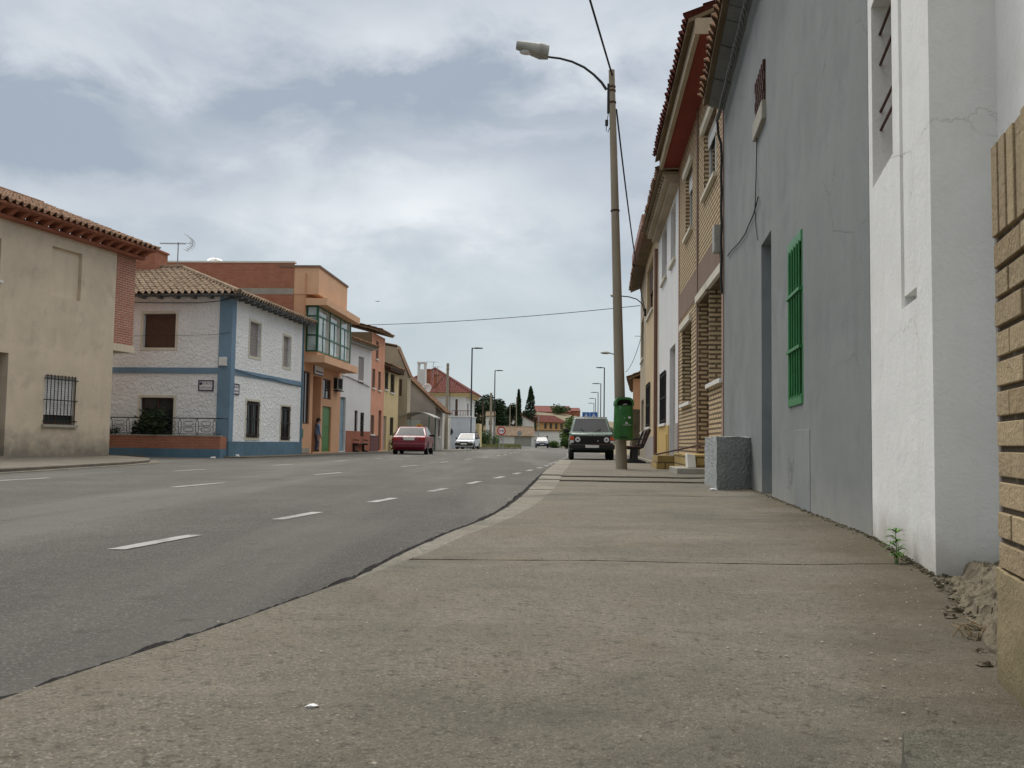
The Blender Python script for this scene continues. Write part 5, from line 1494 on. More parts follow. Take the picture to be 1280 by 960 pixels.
# --- benches
def bench(name, label, loc, rz, wide=1.8):
    r_ = thing(name, label, 'bench', loc, rz)          # sitter faces local -y
    for i, y in enumerate((-.22, -.08, .06)):
        mb = MB(); mb.box(-wide / 2, wide / 2, y - .06, y + .06, .43, .47); mb.build('seat_slat', M['wood_brown'], r_, bevel=.008)
    for z, y in ((.58, .19), (.72, .24), (.86, .29)):
        mb = MB(); mb.hexa([(-wide / 2, y - .02, z - .06), (wide / 2, y - .02, z - .06), (wide / 2, y + .02, z - .07), (-wide / 2, y + .02, z - .07), (-wide / 2, y + .02, z + .06), (wide / 2, y + .02, z + .06), (wide / 2, y + .06, z + .05), (-wide / 2, y + .06, z + .05)]); mb.build('back_slat', M['wood_brown'], r_, bevel=.008)
    for x in (-wide / 2 + .15, wide / 2 - .15):
        mb = MB()
        mb.prism([(x - .05, -.34, 0), (x - .05, .28, 0), (x - .05, .25, .06), (x - .05, .05, .10), (x - .05, .04, .36), (x - .05, .2, .42), (x - .05, .40, .90), (x - .05, .34, .94), (x - .05, .24, .86), (x - .05, .12, .50), (x - .05, -.30, .43), (x - .05, -.28, .38), (x - .05, -.08, .36), (x - .05, -.10, .10), (x - .05, -.32, .05)], (.10, 0, 0))
        mb.prism([(x - .03, -.30, .60), (x - .03, .14, .64), (x - .03, .15, .68), (x - .03, -.30, .65)], (.06, 0, 0))
        mb.build('end_frame', M['iron'], r_)
    return r_
bn = gnd(799, 579, SZ + .044)
bench('park_bench', 'dark bench against the cream house, seen end on behind the concrete pole', (bn.x, bn.y + .95, bn.z - .01), -PI / 2 - .08, 1.9)
bn = plan(444, 560, 49.3); bench('park_bench', 'dark bench in front of the red dado of the white house', (bn.x + .15, bn.y, .04), PI / 2 - .15, 1.9)
# --- no overtaking sign
sp_ = at(626.8, 538.5, 86)
sg = thing('traffic_sign', 'round red bordered no overtaking sign on a thin post', 'traffic sign', (sp_.x, sp_.y, 0))
mb = MB(); mb.tube([(-.18, 0.03, -.05), (-.18, .03, sp_.z)], .035, 8); mb.tube([(.16, .03, -.05), (.16, .03, sp_.z)], .035, 8); mb.build('post', M['alu'], sg)
mb = MB(); mb.disc((0, 0, sp_.z), (0, -1, 0), .40, .02, 32); mb.build('red_disc', M['sign_red'], sg)
mb = MB(); mb.disc((0, -.02, sp_.z), (0, -1, 0), .28, .004, 32); mb.build('white_face', M['sign_white'], sg)
def carsym(x, mat, nm):
    mb = MB(); mb.prism([(x - .10, -.024, sp_.z - .06), (x + .10, -.024, sp_.z - .06), (x + .10, -.024, sp_.z + .01), (x + .06, -.024, sp_.z + .02), (x + .04, -.024, sp_.z + .08), (x - .04, -.024, sp_.z + .08), (x - .06, -.024, sp_.z + .02), (x - .10, -.024, sp_.z + .01)], (0, -.004, 0)); mb.build(nm, mat, sg)
carsym(-.12, M['sign_red'], 'red_car_symbol'); carsym(.12, M['sign_black'], 'black_car_symbol')
# --- blue pedestrian crossing signs behind the off-roader
for (px, lab) in ((732.5, 'left one of two blue pedestrian crossing signs above the dark off-roader roof'), (742, 'right one of two blue pedestrian crossing signs above the dark off-roader roof')):
    q = at(px, 520.5, 72)
    s_g = thing('traffic_sign', lab, 'traffic sign', (q.x, q.y, 0), 0, 'blue crossing signs')
    mb = MB(); mb.tube([(0, .03, -.1), (0, .03, q.z)], .035, 8); mb.build('post', M['alu'], s_g)
    mb = MB(); mb.box(-.29, .29, -.02, .0, q.z - .33, q.z + .33); mb.build('panel', M['sign_blue'], s_g, bevel=.004)
    mb = MB(); mb.prism([(-.23, -.021, q.z - .25), (.23, -.021, q.z - .25), (0, -.021, q.z + .24)], (0, -.004, 0)); mb.build('white_triangle', M['sign_white'], s_g)
    mb = MB(); mb.tube([(0, -.027, q.z + .10), (0, -.027, q.z + .101)], .03, 8); mb.prism([(-.03, -.026, q.z + .06), (.03, -.026, q.z + .06), (.02, -.026, q.z - .06), (.10, -.026, q.z - .20), (.06, -.026, q.z - .2), (0, -.026, q.z - .09), (-.06, -.026, q.z - .2), (-.1, -.026, q.z - .2), (-.03, -.026, q.z - .06)], (0, -.003, 0)); mb.build('walking_figure', M['sign_black'], s_g)
# --- grey back of a round sign far down the street
q = at(649.5, 541.5, 120); s_g = thing('traffic_sign', 'grey back of a sign before the low brown roofed shed', 'traffic sign', (q.x, q.y, 0))
mb = MB(); mb.tube([(0, 0.0, -.1), (0, .0, q.z)], .04, 8); mb.build('post', M['alu'], s_g); mb = MB(); mb.disc((0, -.05, q.z), (0, 1, 0), .32, .02, 20); mb.build('panel', M['alu'], s_g)
# --- bus shelter
bs = plan(524, 550, 61.5)
sh = thing('bus_shelter', 'glass bus shelter with a grey curved roof and yellow poster', 'bus shelter', (bs.x, bs.y, .0), -.08); sh.scale = (.86, .86, .9)
mb = MB()
for x in (-1.0, 1.0): mb.box(x - .04, x + .04, -1.5, -1.42, 0, 2.5); mb.box(x - .04, x + .04, 1.42, 1.5, 0, 2.5)
mb.box(-1.0, -.95, -1.42, 1.42, 2.35, 2.45); mb.build('frame', M['green_dark'], sh)
mb = MB(); n = 10
A_ = [(-1.25 + 2.6 * i / n, -1.65, 2.52 + .38 * math.sin(PI * i / n)) for i in range(n + 1)]
mb.prism(A_ + [(x, y, z - .07) for x, y, z in reversed(A_)], (0, 3.3, 0)); mb.build('roof', M['lamp_grey'], sh)
gl_m, nt, bb_ = new_mat('shelter_glass'); bb_.inputs['Base Color'].default_value = (.55, .68, .62, 1); bb_.inputs['Roughness'].default_value = .05; bb_.inputs['Alpha'].default_value = .35
mb = MB(); mb.box(-.96, .3, -1.47, -1.45, .3, 2.3); mb.box(-1.01, -.99, -1.4, 1.4, .3, 2.3); mb.build('glass_panel', gl_m, sh)
mb = MB(); mb.box(.05, .48, -1.50, -1.44, 1.55, 1.95); mb.build('yellow_poster', M['sign_yellow'], sh)
mb = MB(); mb.box(.1, .42, -1.508, -1.50, 1.68, 1.72); mb.box(.1, .36, -1.508, -1.50, 1.78, 1.85); mb.build('poster_print', M['sign_red'], sh)
# --- tv antennas and dishes
def antenna(base, h, label, rz=0, boom=1.3, n=14, refl=True):
    r_ = thing('tv_antenna', label, 'antenna', base, rz)
    mb = MB(); mb.tube([(0, 0, -.3), (0, 0, h)], .022, 6); mb.build('mast', M['alu'], r_)
    mb = MB(); mb.tube([(-boom * .55, 0, h - .05), (boom * .45, 0, h - .02)], .014, 5)
    for i in range(n):
        x = -boom * .55 + boom * .8 * i / n; l = .08 + .008 * i; mb.tube([(x, -l, h - .05), (x, l, h - .05)], .008, 4); mb.box(x - .012, x + .012, -.012, .012, h - .075, h - .02)
    if refl:
        for s1 in (-1, 1):
            for i in range(6): mb.tube([(boom * .45 - .02 * i * i * .5, -.3, h - .02 + s1 * (.03 + .055 * i)), (boom * .45 - .02 * i * i * .5, .3, h - .02 + s1 * (.03 + .055 * i))], .008, 4)
            mb.tube([(boom * .45 - .02 * i * i * .5, 0, h - .02 + s1 * (.03 + .055 * i)) for i in range(6)], .012, 4)
    mb.build('yagi', M['alu'], r_); return r_
q = at(222, 327, 36.5); antenna(q, at(222, 303, 36.5).z - q.z, 'television antenna with many elements above the tiled hip roof')
q = at(541.5, 468, 83); antenna(q, at(541.5, 452, 83).z - q.z, 'left one of two small antennas on the red roofed villa', .5, 1.2, 6, False)
q = at(547, 474, 83); antenna(q, at(547, 458, 83).z - q.z, 'right one of two small antennas on the red roofed villa', .2, 1.0, 6, False)
q = at(804, 470, 52); antenna(q, 2.3, 'small antenna above the orange house beyond the bench', 0.3, .9, 5, False)
def dish(c_, r, d, label):
    c_ = Vector(c_); d = Vector(d).normalized(); t_ = thing('satellite_dish', label, 'satellite dish', c_)
    mb = MB(); a = d.cross(Vector((0, 0, 1))).normalized(); b_ = a.cross(d)
    rs = []
    for i in range(6):
        f = i / 5; rs.append([d * (.18 * f * f * r) + (a * math.cos(2 * PI * k / 20) + b_ * math.sin(2 * PI * k / 20)) * max(.01, r * f) for k in range(20)])
    mb.faces([p for q in rs for p in q], [(i * 20 + k, i * 20 + (k + 1) % 20, (i + 1) * 20 + (k + 1) % 20, (i + 1) * 20 + k) for i in range(5) for k in range(20)]); ob = mb.build('reflector', M['white_metal'], t_, smooth=True)
    so = ob.modifiers.new('thick', 'SOLIDIFY'); so.thickness = .02
    mb = MB(); mb.tube([-b_ * r, d * r * .9 - b_ * r * .2, d * r * .95], .015, 5); mb.tube([(0, 0, 0), -d * .15, -d * .15 + Vector((0, 0, -r * 1.6))], .025, 6); mb.build('arm', M['alu'], t_)
dish(at(269, 330, 44.5), .42, (.2, -.5, .6), 'white satellite dish peeking over the brick party wall')
dish(at(533.5, 486, 66.5), .38, (-.3, -1, .25), 'white satellite dish on the grey gabled house roof')

# ================================================================== VEHICLES
def car(name, label, loc, heading, paint, Lc=4.3, W=1.72, low=None, cab=None, wr=.30, wx=(1.35, -1.25), zb=.22, kind='sedan', group=None):
    """local x forward, origin on the ground at the middle"""
    r_ = thing(name, label, 'car', loc, heading, group)
    hw = W / 2; hl = Lc / 2
    def archpts(cx, rad=wr + .06): return [(cx + rad * math.cos(a), max(zb, wr + rad * math.sin(a))) for a in [PI - PI * i / 10 for i in range(11)]]
    out = [(-hl + .10, zb)] + archpts(wx[1]) + archpts(wx[0]) + [(hl - .10, zb)] + low
    def shp(x, z): 
        return (1 - .10 * max(0, (abs(x) / hl - .55) / .45) ** 2) * (1 - .05 * max(0, (.55 - z)) / .4)
    mb = MB(); n = len(out)
    A_ = [(x, hw * shp(x, z), z) for x, z in out]; B_ = [(x, -hw * shp(x, z), z) for x, z in out]
    mb.faces(A_ + B_, [tuple(range(n)), tuple(reversed(range(n, 2 * n)))] + [(i, n + i, n + (i + 1) % n, (i + 1) % n) for i in range(n)])
    mb.build('body', paint, r_, bevel=.045, seg=3, smooth=True)
    # cabin
    (xb0, zb0_), (xr0, zr), (xr1, zr1), (xb1, zb1_) = cab      # rear base, rear roof, front roof, front base
    wb, wt = hw * .95, hw * .76
    P_ = [(xb0, -wb, zb0_), (xb1, -wb, zb1_), (xb1, wb, zb1_), (xb0, wb, zb0_), (xr0, -wt, zr), (xr1, -wt, zr1), (xr1, wt, zr1), (xr0, wt, zr)]
    P_ = [Vector(p) for p in P_]
    mb = MB(); mb.hexa(P_); mb.build('cabin', paint, r_, bevel=.05, seg=3, smooth=True)
    def inset(q, ma, mbm, mt, off=.008):
        """quad q = bl, br, tr, tl ; margins in metres"""
        bl, br, tr, tl = q; nrm = (br - bl).cross(tl - bl).normalized()
        cen = (bl + br + tr + tl) / 4
        if nrm.dot(cen - Vector((0, 0, .9))) < 0: nrm = -nrm
        h_ = (tl - bl).length; 
        def lv(f0, e, sgn):
            a = bl.lerp(tl, f0); b_ = br.lerp(tr, f0); w_2 = (b_ - a).length
            return a.lerp(b_, ma / w_2), b_.lerp(a, ma / w_2)
        a0, b0 = lv(mbm / h_, 0, 0); a1, b1 = lv(1 - mt / h_, 0, 0)
        m2 = MB(); m2.faces([a0 + nrm * off, b0 + nrm * off, b1 + nrm * off, a1 + nrm * off, a0 - nrm * .02, b0 - nrm * .02, b1 - nrm * .02, a1 - nrm * .02], [(0, 1, 2, 3), (4, 7, 6, 5), (0, 4, 5, 1), (1, 5, 6, 2), (2, 6, 7, 3), (3, 7, 4, 0)])
        return m2
    inset([P_[1], P_[2], P_[6], P_[5]], .09, .05, .06).build('windscreen', M['glass_car'], r_)
    inset([P_[3], P_[0], P_[4], P_[7]], .10, .06, .07).build('rear_window', M['glass_car'], r_)
    for a, b_, c_, d_ in ((0, 1, 5, 4), (2, 3, 7, 6)):
        bl, br, tr, tl = P_[a], P_[b_], P_[c_], P_[d_]
        for f0, f1 in ((0, .5), (.5, 1)):
            inset([bl.lerp(br, f0), bl.lerp(br, f1), tl.lerp(tr, f1), tl.lerp(tr, f0)], .07 if True else 0, .05, .06).build('side_window', M['glass_car'], r_)
    for x in wx:
        for sgn in (-1, 1):
            w_o = thing_part('wheel', r_)
            y = sgn * (hw - .10)
            m2 = MB(); rr_ = [(wr * .62, .085), (wr * .92, .095), (wr, .07), (wr, -.07), (wr * .92, -.095), (wr * .62, -.085)]
            k = 24; ringp = [[(x + q * math.cos(2 * PI * j / k), y + t_, wr + q * math.sin(2 * PI * j / k)) for j in range(k)] for q, t_ in rr_]
            m2.faces([p for q in ringp for p in q], [(i * k + j, i * k + (j + 1) % k, (i + 1) * k + (j + 1) % k, (i + 1) * k + j) for i in range(5) for j in range(k)])
            ty = m2.build('wheel', M['tyre'], r_, smooth=True)
            m2 = MB(); m2.disc((x, y - .07, wr), (0, 1, 0), wr * .63, .14, 20); m2.disc((x, y + sgn * .07, wr), (0, sgn, 0), wr * .2, .025, 10); m2.build('rim', M['rim'], ty)
    return r_, hw, hl
def thing_part(nm, par): return None
def cbox(r_, name, mat, *b, bevel=.012):
    mb = MB(); mb.box(*b); return mb.build(name, mat, r_, bevel=bevel)
# dark red saloon seen from behind, parked on the left
p = gnd(511, 568.3, 0)
hd_ = PI / 2 - .005
low = [(2.2, .36), (2.18, .55), (2.08, .68), (1.15, .86), (.95, .90), (-1.35, .94), (-2.02, .92), (-2.13, .86), (-2.20, .62), (-2.20, .36)]
r_, hw, hl = car('parked_car', 'dark red saloon car parked on the left, seen from behind', (p.x, p.y + 2.2, 0), hd_, M['car_red'], 4.4, 1.74, low, [(-1.62, .90), (-.95, 1.37), (.18, 1.40), (1.12, .86)], .30, (1.32, -1.28))
cbox(r_, 'number_plate', M['plate'], -2.215, -2.18, -.27, .27, .70, .82)
cbox(r_, 'bumper', M['car_red'], -2.27, -1.95, -.80, .80, .34, .56, bevel=.05)
cbox(r_, 'bumper_strip', M['car_trim'], -2.285, -2.26, -.78, .78, .46, .49)
for s1 in (-1, 1):
    cbox(r_, 'tail_light', M['lens_red'], -2.19, -2.02, s1 * .50, s1 * .79, .68, .86, bevel=.02)
    cbox(r_, 'mirror', M['car_trim'], .68, .80, s1 * .80, s1 * 1.0, .90, 1.04, bevel=.03)
    cbox(r_, 'door_handle', M['car_trim'], -.25, -.1, s1 * .845, s1 * .875, .78, .81)
cbox(r_, 'trunk_trim', M['lens_clear'], -2.2, -2.16, -.32, .32, .83, .86)
cbox(r_, 'underbody', M['car_trim'], -2.0, 2.0, -.7, .7, .17, .24)
# white hatchback facing the camera
p = gnd(582, 562.2, 0)
low = [(1.86, .36), (1.86, .56), (1.74, .70), (.95, .86), (.85, .89), (-1.55, .92), (-1.80, .88), (-1.86, .6), (-1.86, .36)]
r_, hw, hl = car('parked_car', 'white hatchback with roof bars parked facing the camera by the villa', (p.x + .1, p.y + 1.9, 0), -PI / 2 - .14, M['car_white'], 3.72, 1.60, low, [(-1.78, .9), (-1.35, 1.38), (.22, 1.40), (1.0, .87)], .28, (1.18, -1.15))
cbox(r_, 'bumper', M['car_trim'], 1.6, 1.92, -.76, .76, .34, .58, bevel=.05)
cbox(r_, 'number_plate', M['plate'], 1.92, 1.935, -.26, .26, .44, .55)
cbox(r_, 'grille', M['car_trim'], 1.80, 1.87, -.36, .36, .60, .70)
cbox(r_, 'roof_bar', M['car_trim'], -.20, -.12, -.66, .66, 1.46, 1.49); cbox(r_, 'roof_bar', M['car_trim'], -1.1, -1.02, -.66, .66, 1.46, 1.49)
for x in (-.16, -1.06):
    for s1 in (-1, 1): cbox(r_, 'roof_bar_foot', M['car_trim'], x - .04, x + .04, s1 * .56, s1 * .62, 1.36, 1.46)
for s1 in (-1, 1):
    cbox(r_, 'headlight', M['lens_clear'], 1.74, 1.87, s1 * .38, s1 * .70, .59, .73, bevel=.02)
    cbox(r_, 'mirror', M['car_trim'], .55, .67, s1 * .76, s1 * .95, .88, 1.02, bevel=.03)
cbox(r_, 'underbody', M['car_trim'], -1.7, 1.7, -.66, .66, .17, .24)
# oncoming dark car
p = gnd(674, 559.3, 0)
low = [(2.1, .36), (2.08, .55), (1.98, .68), (1.05, .86), (.95, .9), (-1.5, .94), (-2.05, .9), (-2.1, .6), (-2.1, .36)]
r_, hw, hl = car('driving_car', 'dark blue car driving towards the camera in the distance', (p.x, 122, 0), -PI / 2 - .02, M['car_blue'], 4.2, 1.72, low, [(-1.75, .92), (-1.2, 1.40), (.05, 1.42), (1.05, .87)], .30, (1.3, -1.25))
cbox(r_, 'number_plate', M['plate'], 2.12, 2.135, -.26, .26, .42, .53)
cbox(r_, 'bumper', M['car_blue'], 1.8, 2.12, -.78, .78, .32, .58, bevel=.05)
cbox(r_, 'grille', M['car_trim'], 2.0, 2.10, -.36, .36, .60, .70)
for s1 in (-1, 1):
    cbox(r_, 'headlight', M['lens_clear'], 1.98, 2.10, s1 * .42, s1 * .74, .59, .74, bevel=.02)
    cbox(r_, 'mirror', M['car_blue'], .6, .72, s1 * .82, s1 * 1.0, .9, 1.02, bevel=.03)
# dark green off-roader
p = plan(743.5, 560, 36.6)
low = [(2.18, .55), (2.18, 1.02), (2.12, 1.07), (.80, 1.13), (.70, 1.16), (-2.1, 1.16), (-2.16, 1.1), (-2.2, .55)]
r_, hw, hl = car('off_roader', 'boxy dark green off-roader parked on the right facing the camera', (p.x, p.y + 2.2, 0), -PI / 2 - .05, M['car_green'], 4.4, 1.80, low, [(-2.14, 1.12), (-2.02, 1.74), (.12, 1.76), (.74, 1.12)], .37, (1.32, -1.25), zb=.42)
cbox(r_, 'grille', M['car_trim'], 2.12, 2.20, -.84, .84, .66, .97)
for k in range(9): cbox(r_, 'grille_bar', M['car_trim'], 2.20, 2.208, -.44, .44, .69 + k * .03, .70 + k * .03, bevel=0)
cbox(r_, 'bumper', M['car_trim'], 2.05, 2.36, -.90, .90, .46, .64, bevel=.03)
cbox(r_, 'number_plate', M['plate'], 2.36, 2.375, -.27, .27, .50, .61)
cbox(r_, 'bull_guard', M['wood_brown'], 2.362, 2.38, -.05, .75, .62, .66)
for s1 in (-1, 1):
    mb = MB(); mb.disc((2.19, s1 * .57, .825), (1, 0, 0), .105, .03, 20); hl_ = mb.build('headlight', M['lens_clear'], r_)
    mb = MB(); mb.disc((2.22, s1 * .57, .825), (1, 0, 0), .035, .006, 12); mb.build('bulb_cap', M['iron'], hl_)
    cbox(r_, 'indicator', M['lens_orange'], 2.14, 2.215, s1 * .72, s1 * .885, .80, .95); cbox(r_, 'side_light', M['lens_clear'], 2.14, 2.212, s1 * .72, s1 * .885, .69, .79)
    mb = MB(); mb.blob((.78, s1 * 1.03, 1.20), (.05, .12, .10), 6, jit=0); mb.tube([(.72, s1 * .85, 1.14), (.76, s1 * .98, 1.18)], .02, 6); mb.build('mirror', M['car_trim'], r_, smooth=True)
    mb = MB(); mb.tube([(.80, s1 * .12, 1.15), (.62, s1 * .42, 1.27)], .012, 5); mb.build('wiper', M['car_trim'], r_)
    cbox(r_, 'wheel_arch', M['car_trim'], .88, 1.76, s1 * .89, s1 * .915, .72, .80)
cbox(r_, 'roof_gutter', M['lamp_grey'], -2.0, .08, -.70, .70, 1.755, 1.79, bevel=.015)
cbox(r_, 'underbody', M['car_trim'], -2.0, 2.0, -.62, .62, .36, .5)
cbox(r_, 'front_axle', M['car_trim'], 1.26, 1.40, -.7, .7, .30, .42)
text_obj('bonnet_lettering', 'RANGE ROVER', .105, M['plate'], r_, (2.188, 0, 1.015), (PI / 2, 0, PI / 2), .004, squeeze=1.45)
cbox(r_, 'badge', M['plate'], 2.20, 2.21, .20, .26, .76, .79)

# ================================================================== PERSON in the doorway
dcx = (dw[0] + dw[1]) / 2
ploc = o.m @ Vector((o.fp(396.5, 545, -.1)[0], -.12, .12))
def skin_mesh(verts, edges, radii, name, root=0, sub=2):
    me = bpy.data.meshes.new(name); me.from_pydata(verts, edges, []); ob = bpy.data.objects.new(name, me); COL.objects.link(ob)
    md = ob.modifiers.new('skin', 'SKIN'); md.use_smooth_shade = True
    for i, q in enumerate(radii): me.skin_vertices[0].data[i].radius = (q, q) if not isinstance(q, tuple) else q
    me.skin_vertices[0].data[root].use_root = True
    sb = ob.modifiers.new('sub', 'SUBSURF'); sb.levels = sub; sb.render_levels = sub
    bpy.context.view_layer.update()
    dg = bpy.context.evaluated_depsgraph_get()
    m2 = bpy.data.meshes.new_from_object(ob.evaluated_get(dg)); bpy.data.objects.remove(ob); return m2
# local: figure faces +x, y = left, head bowed
V = [(0, 0, .80), (.0, 0, .95), (.02, 0, 1.12), (.02, 0, 1.24), (.05, 0, 1.33), (.09, 0, 1.42), (.10, 0, 1.50)]
Rd = [(.12, .14), (.11, .13), (.11, .15), (.09, .13), .05, .085, .075]
E = [(i, i + 1) for i in range(6)]
def chain(start, pts, rs):
    prev = start
    for p_, q in zip(pts, rs):
        V.append(p_); Rd.append(q); E.append((prev, len(V) - 1)); prev = len(V) - 1
    return prev
for s1 in (-1, 1):
    chain(0, [(.0, s1 * .09, .72), (.03, s1 * .09, .42), (-.02, s1 * .09, .09), (.10, s1 * .10, .03)], [.085, .055, .04, .035])
    wv = chain(3, [(.02, s1 * .19, 1.20), (.02, s1 * .22, .96), (.10, s1 * .19, .75), (.13, s1 * .18, .68)], [.055, .042, .032, .03])
    for k in range(5):
        dy = (k - 2) * .014
        chain(wv, [(.14 + (.02 if k == 0 else 0), s1 * .18 + dy, .63), (.155 - .004 * abs(k - 2), s1 * .175 + dy, .595 + .006 * abs(k - 2))], [.011, .008])
pm = skin_mesh(V, E, Rd, 'person')
for m_ in ('skin', 'shirt', 'trousers', 'shoe'): pm.materials.append(M[m_])
for f in pm.polygons:
    c_ = f.center; a = math.hypot(c_.x - .02, c_.y)
    f.material_index = 3 if c_.z < .085 else 2 if c_.z < .80 and not (abs(c_.y) > .145) else 0 if (c_.z > 1.31 or c_.z < .80) else 1
    f.use_smooth = True
po = bpy.data.objects.new('person', pm); COL.objects.link(po); po.location = ploc; po.rotation_euler = (0, 0, o.root.rotation_euler.z + PI * .72)
po.scale = (.98, .98, .98)
tag(po, 'person in light blue shirt standing with bowed head in the orange doorway', 'person')
mb = MB(); mb.blob((.07, 0, 1.50), (.10, .09, .085), 8, jit=.04); mb.blob((.03, 0, 1.45), (.075, .085, .09), 8, jit=.04); mb.build('hair', M['hair'], po, smooth=True)
mb = MB(); mb.prism([(.175, -.012, 1.43), (.175, .012, 1.43), (.20, 0, 1.425), (.178, 0, 1.46)][:3], (0, 0, .03)); mb.build('nose', M['skin'], po)
mb = MB()
for s1 in (-1, 1): mb.blob((.168, s1 * .03, 1.455), (.008, .012, .007), 4, jit=0); 
mb.build('eyes', M['hair'], po)

# ================================================================== VEGETATION
def leaves(mb, center_fn, n, size, seed, flat=.4):
    rr = random.Random(seed)
    for _ in range(n):
        c_ = center_fn(rr)
        if c_ is None: continue
        a = Vector((rr.gauss(0, 1), rr.gauss(0, 1), rr.gauss(0, 1) * flat + .1)).normalized()
        b_ = a.cross(Vector((rr.gauss(0, 1), rr.gauss(0, 1), rr.gauss(0, 1)))).normalized()
        s1 = size * rr.uniform(.6, 1.4)
        mb.poly([c_ - a * s1, c_ + b_ * s1 * .45, c_ + a * s1, c_ - b_ * s1 * .45])
def tree(name, label, base, height, crown_r, crown_z0, n, leaf, mat, seed, lobes=9, group=None, squash=1.0):
    r_ = thing(name, label, 'tree', base, 0, group)
    rr = random.Random(seed)
    mb = MB(); tops = []
    mb.tube([(0, 0, -.5), (.05, 0, height * .3), (.0, .1, height * .6)], [height * .028, height * .02, height * .010], 8)
    L_ = []
    for k in range(lobes):
        a = rr.uniform(0, 2 * PI); q = crown_r * rr.uniform(.15, .72); z = crown_z0 + (height - crown_z0) * rr.uniform(.2, .85)
        c_ = Vector((q * math.cos(a), q * math.sin(a), z)); L_.append((c_, crown_r * rr.uniform(.32, .55)))
        mb.tube([(0, 0, height * .35), c_ * .6 + Vector((0, 0, height * .12)), c_], [height * .012, height * .007, .02], 5)
    mb.build('trunk', M['bark'], r_)
    mb = MB()
    def cf(q):
        c_, ra = L_[q.randrange(len(L_))]
        d = Vector((q.gauss(0, 1), q.gauss(0, 1), q.gauss(0, 1) * .85)).normalized() * ra * q.random() ** .33
        return c_ + d
    leaves(mb, cf, n, leaf, seed)
    mb.build('crown', mat, r_, recalc=False); return r_
def cypress(px, pt_, d, wid, label, seed):
    base = plan(px, 530, d); zt = at(px, pt_, d).z; z0 = terrain(base.x, base.y)
    r_ = thing('cypress_tree', label, 'tree', (base.x, base.y, z0), 0, 'cypresses')
    Ht = zt - z0
    mb = MB(); mb.tube([(0, 0, -.3), (0, 0, Ht * .9)], [.2, .04], 6); mb.build('trunk', M['bark'], r_)
    mb = MB()
    def cf(q):
        z = q.random() ** .9; prof = min(1, z * 6 + .35) * (1 - z) ** .62 * 1.25
        a = q.uniform(0, 2 * PI); rad = wid * min(1, prof) * (q.random() ** .35) * (1 + .18 * math.sin(a * 3 + z * 17))
        return Vector((rad * math.cos(a), rad * math.sin(a), .3 + z * (Ht - .3)))
    leaves(mb, cf, 3200, .22, seed, 1.6); mb.build('crown', M['leaf_dark'], r_, recalc=False)
cypress(648, 487, 190, .85, 'slimmer left cypress of the pair behind the far houses', 3)
cypress(663, 483, 192, 1.5, 'broader right cypress of the pair behind the far houses', 4)
def tz(px, d): b_ = plan(px, 545, d); return (b_.x, b_.y, terrain(b_.x, b_.y))
def th_(px, py, d): return at(px, py, d).z - tz(px, d)[2]
GP = 'dark pines beyond the villa'
tree('pine_tree', 'dark pine half hidden behind the red roofed villa', tz(598, 172), th_(598, 491, 172), 2.6, 3, 2600, .28, M['leaf_dark'], 11, group=GP)
tree('pine_tree', 'largest dark pine, between the two black street lamps', tz(612, 178), th_(612, 488, 178), 3.6, 3, 3400, .28, M['leaf_dark'], 12, 12, group=GP)
tree('pine_tree', 'dark pine just right of the black verge lamp', tz(621, 182), th_(621, 492, 182), 2.2, 2.5, 2200, .28, M['leaf_dark'], 13, group=GP)
tree('pine_tree', 'small dark pine nearest the slim left cypress', tz(635.5, 190), th_(635.5, 503, 190), 2.4, 2.0, 2000, .28, M['leaf_dark'], 14, group=GP)
tree('broadleaf_tree', 'small dark round tree between the two cypresses', tz(655, 200), th_(655, 508, 200), 1.7, 1.5, 1200, .25, M['leaf_dark'], 15)
tree('broadleaf_tree', 'light green roadside tree left of the dark off-roader', tz(716, 110), th_(716, 523, 110), 1.9, .4, 3000, .16, M['leaf_light'], 16, 14)
tree('broadleaf_tree', 'mid green leafy tree behind the off-roader roof', tz(727, 118), th_(727, 524, 118), 2.3, .5, 3000, .17, M['leaf_mid'], 17, 12)
def bush(label, px, d, r_, h_, n, mat, seed, leaf=.1, base=None, name='bush', group=None):
    loc = base or tz(px, d)
    t_ = thing(name, label, 'bush', loc, 0, group)
    rr = random.Random(seed)
    L_ = [(Vector((rr.uniform(-.6, .6) * r_, rr.uniform(-.5, .5) * r_, h_ * rr.uniform(.25, .7))), rr.uniform(.28, .45)) for _ in range(9)]
    mb = MB()
    for c_, _ in L_: mb.tube([(0, 0, -.05), c_ * .5, c_], [.03, .02, .006], 4)
    mb.build('stems', M['bark'], t_)
    mb = MB()
    def cf(q):
        c_, k = L_[q.randrange(9)]; d_ = Vector((q.gauss(0, 1), q.gauss(0, 1), q.gauss(0, 1))).normalized() * q.random() ** .35
        p_ = c_ + Vector((d_.x * r_ * k * 1.3, d_.y * r_ * k * 1.3, d_.z * h_ * k)); return p_ if p_.z > 0 else None
    leaves(mb, cf, n, leaf, seed); mb.build('foliage', mat, t_, recalc=False); return t_
bush('low light green bush on the road edge before the white farm wall', 694, 122, 1.1, 1.0, 900, M['leaf_light'], 21, .12)
bush('second low green bush left of the off-roader', 708, 110, 1.0, 1.2, 1000, M['leaf_mid'], 22, .12)
bush('dark green bush under the far street lamps right of the off-roader', 752, 125, 3.0, 3.2, 2200, M['leaf_mid'], 23, .16)
bush('green bush under the farthest street lamps', 738, 150, 3.4, 4.4, 2200, M['leaf_mid'], 24, .18)
bush('tangled green bush at the foot of the thin brown wooden pole', 604, 118, 1.6, 2.6, 1600, M['leaf_mid'], 25, .13)
bush('green bush beside the concrete pole on the verge', 612, 124, 1.5, 1.6, 1200, M['leaf_light'], 26, .12)
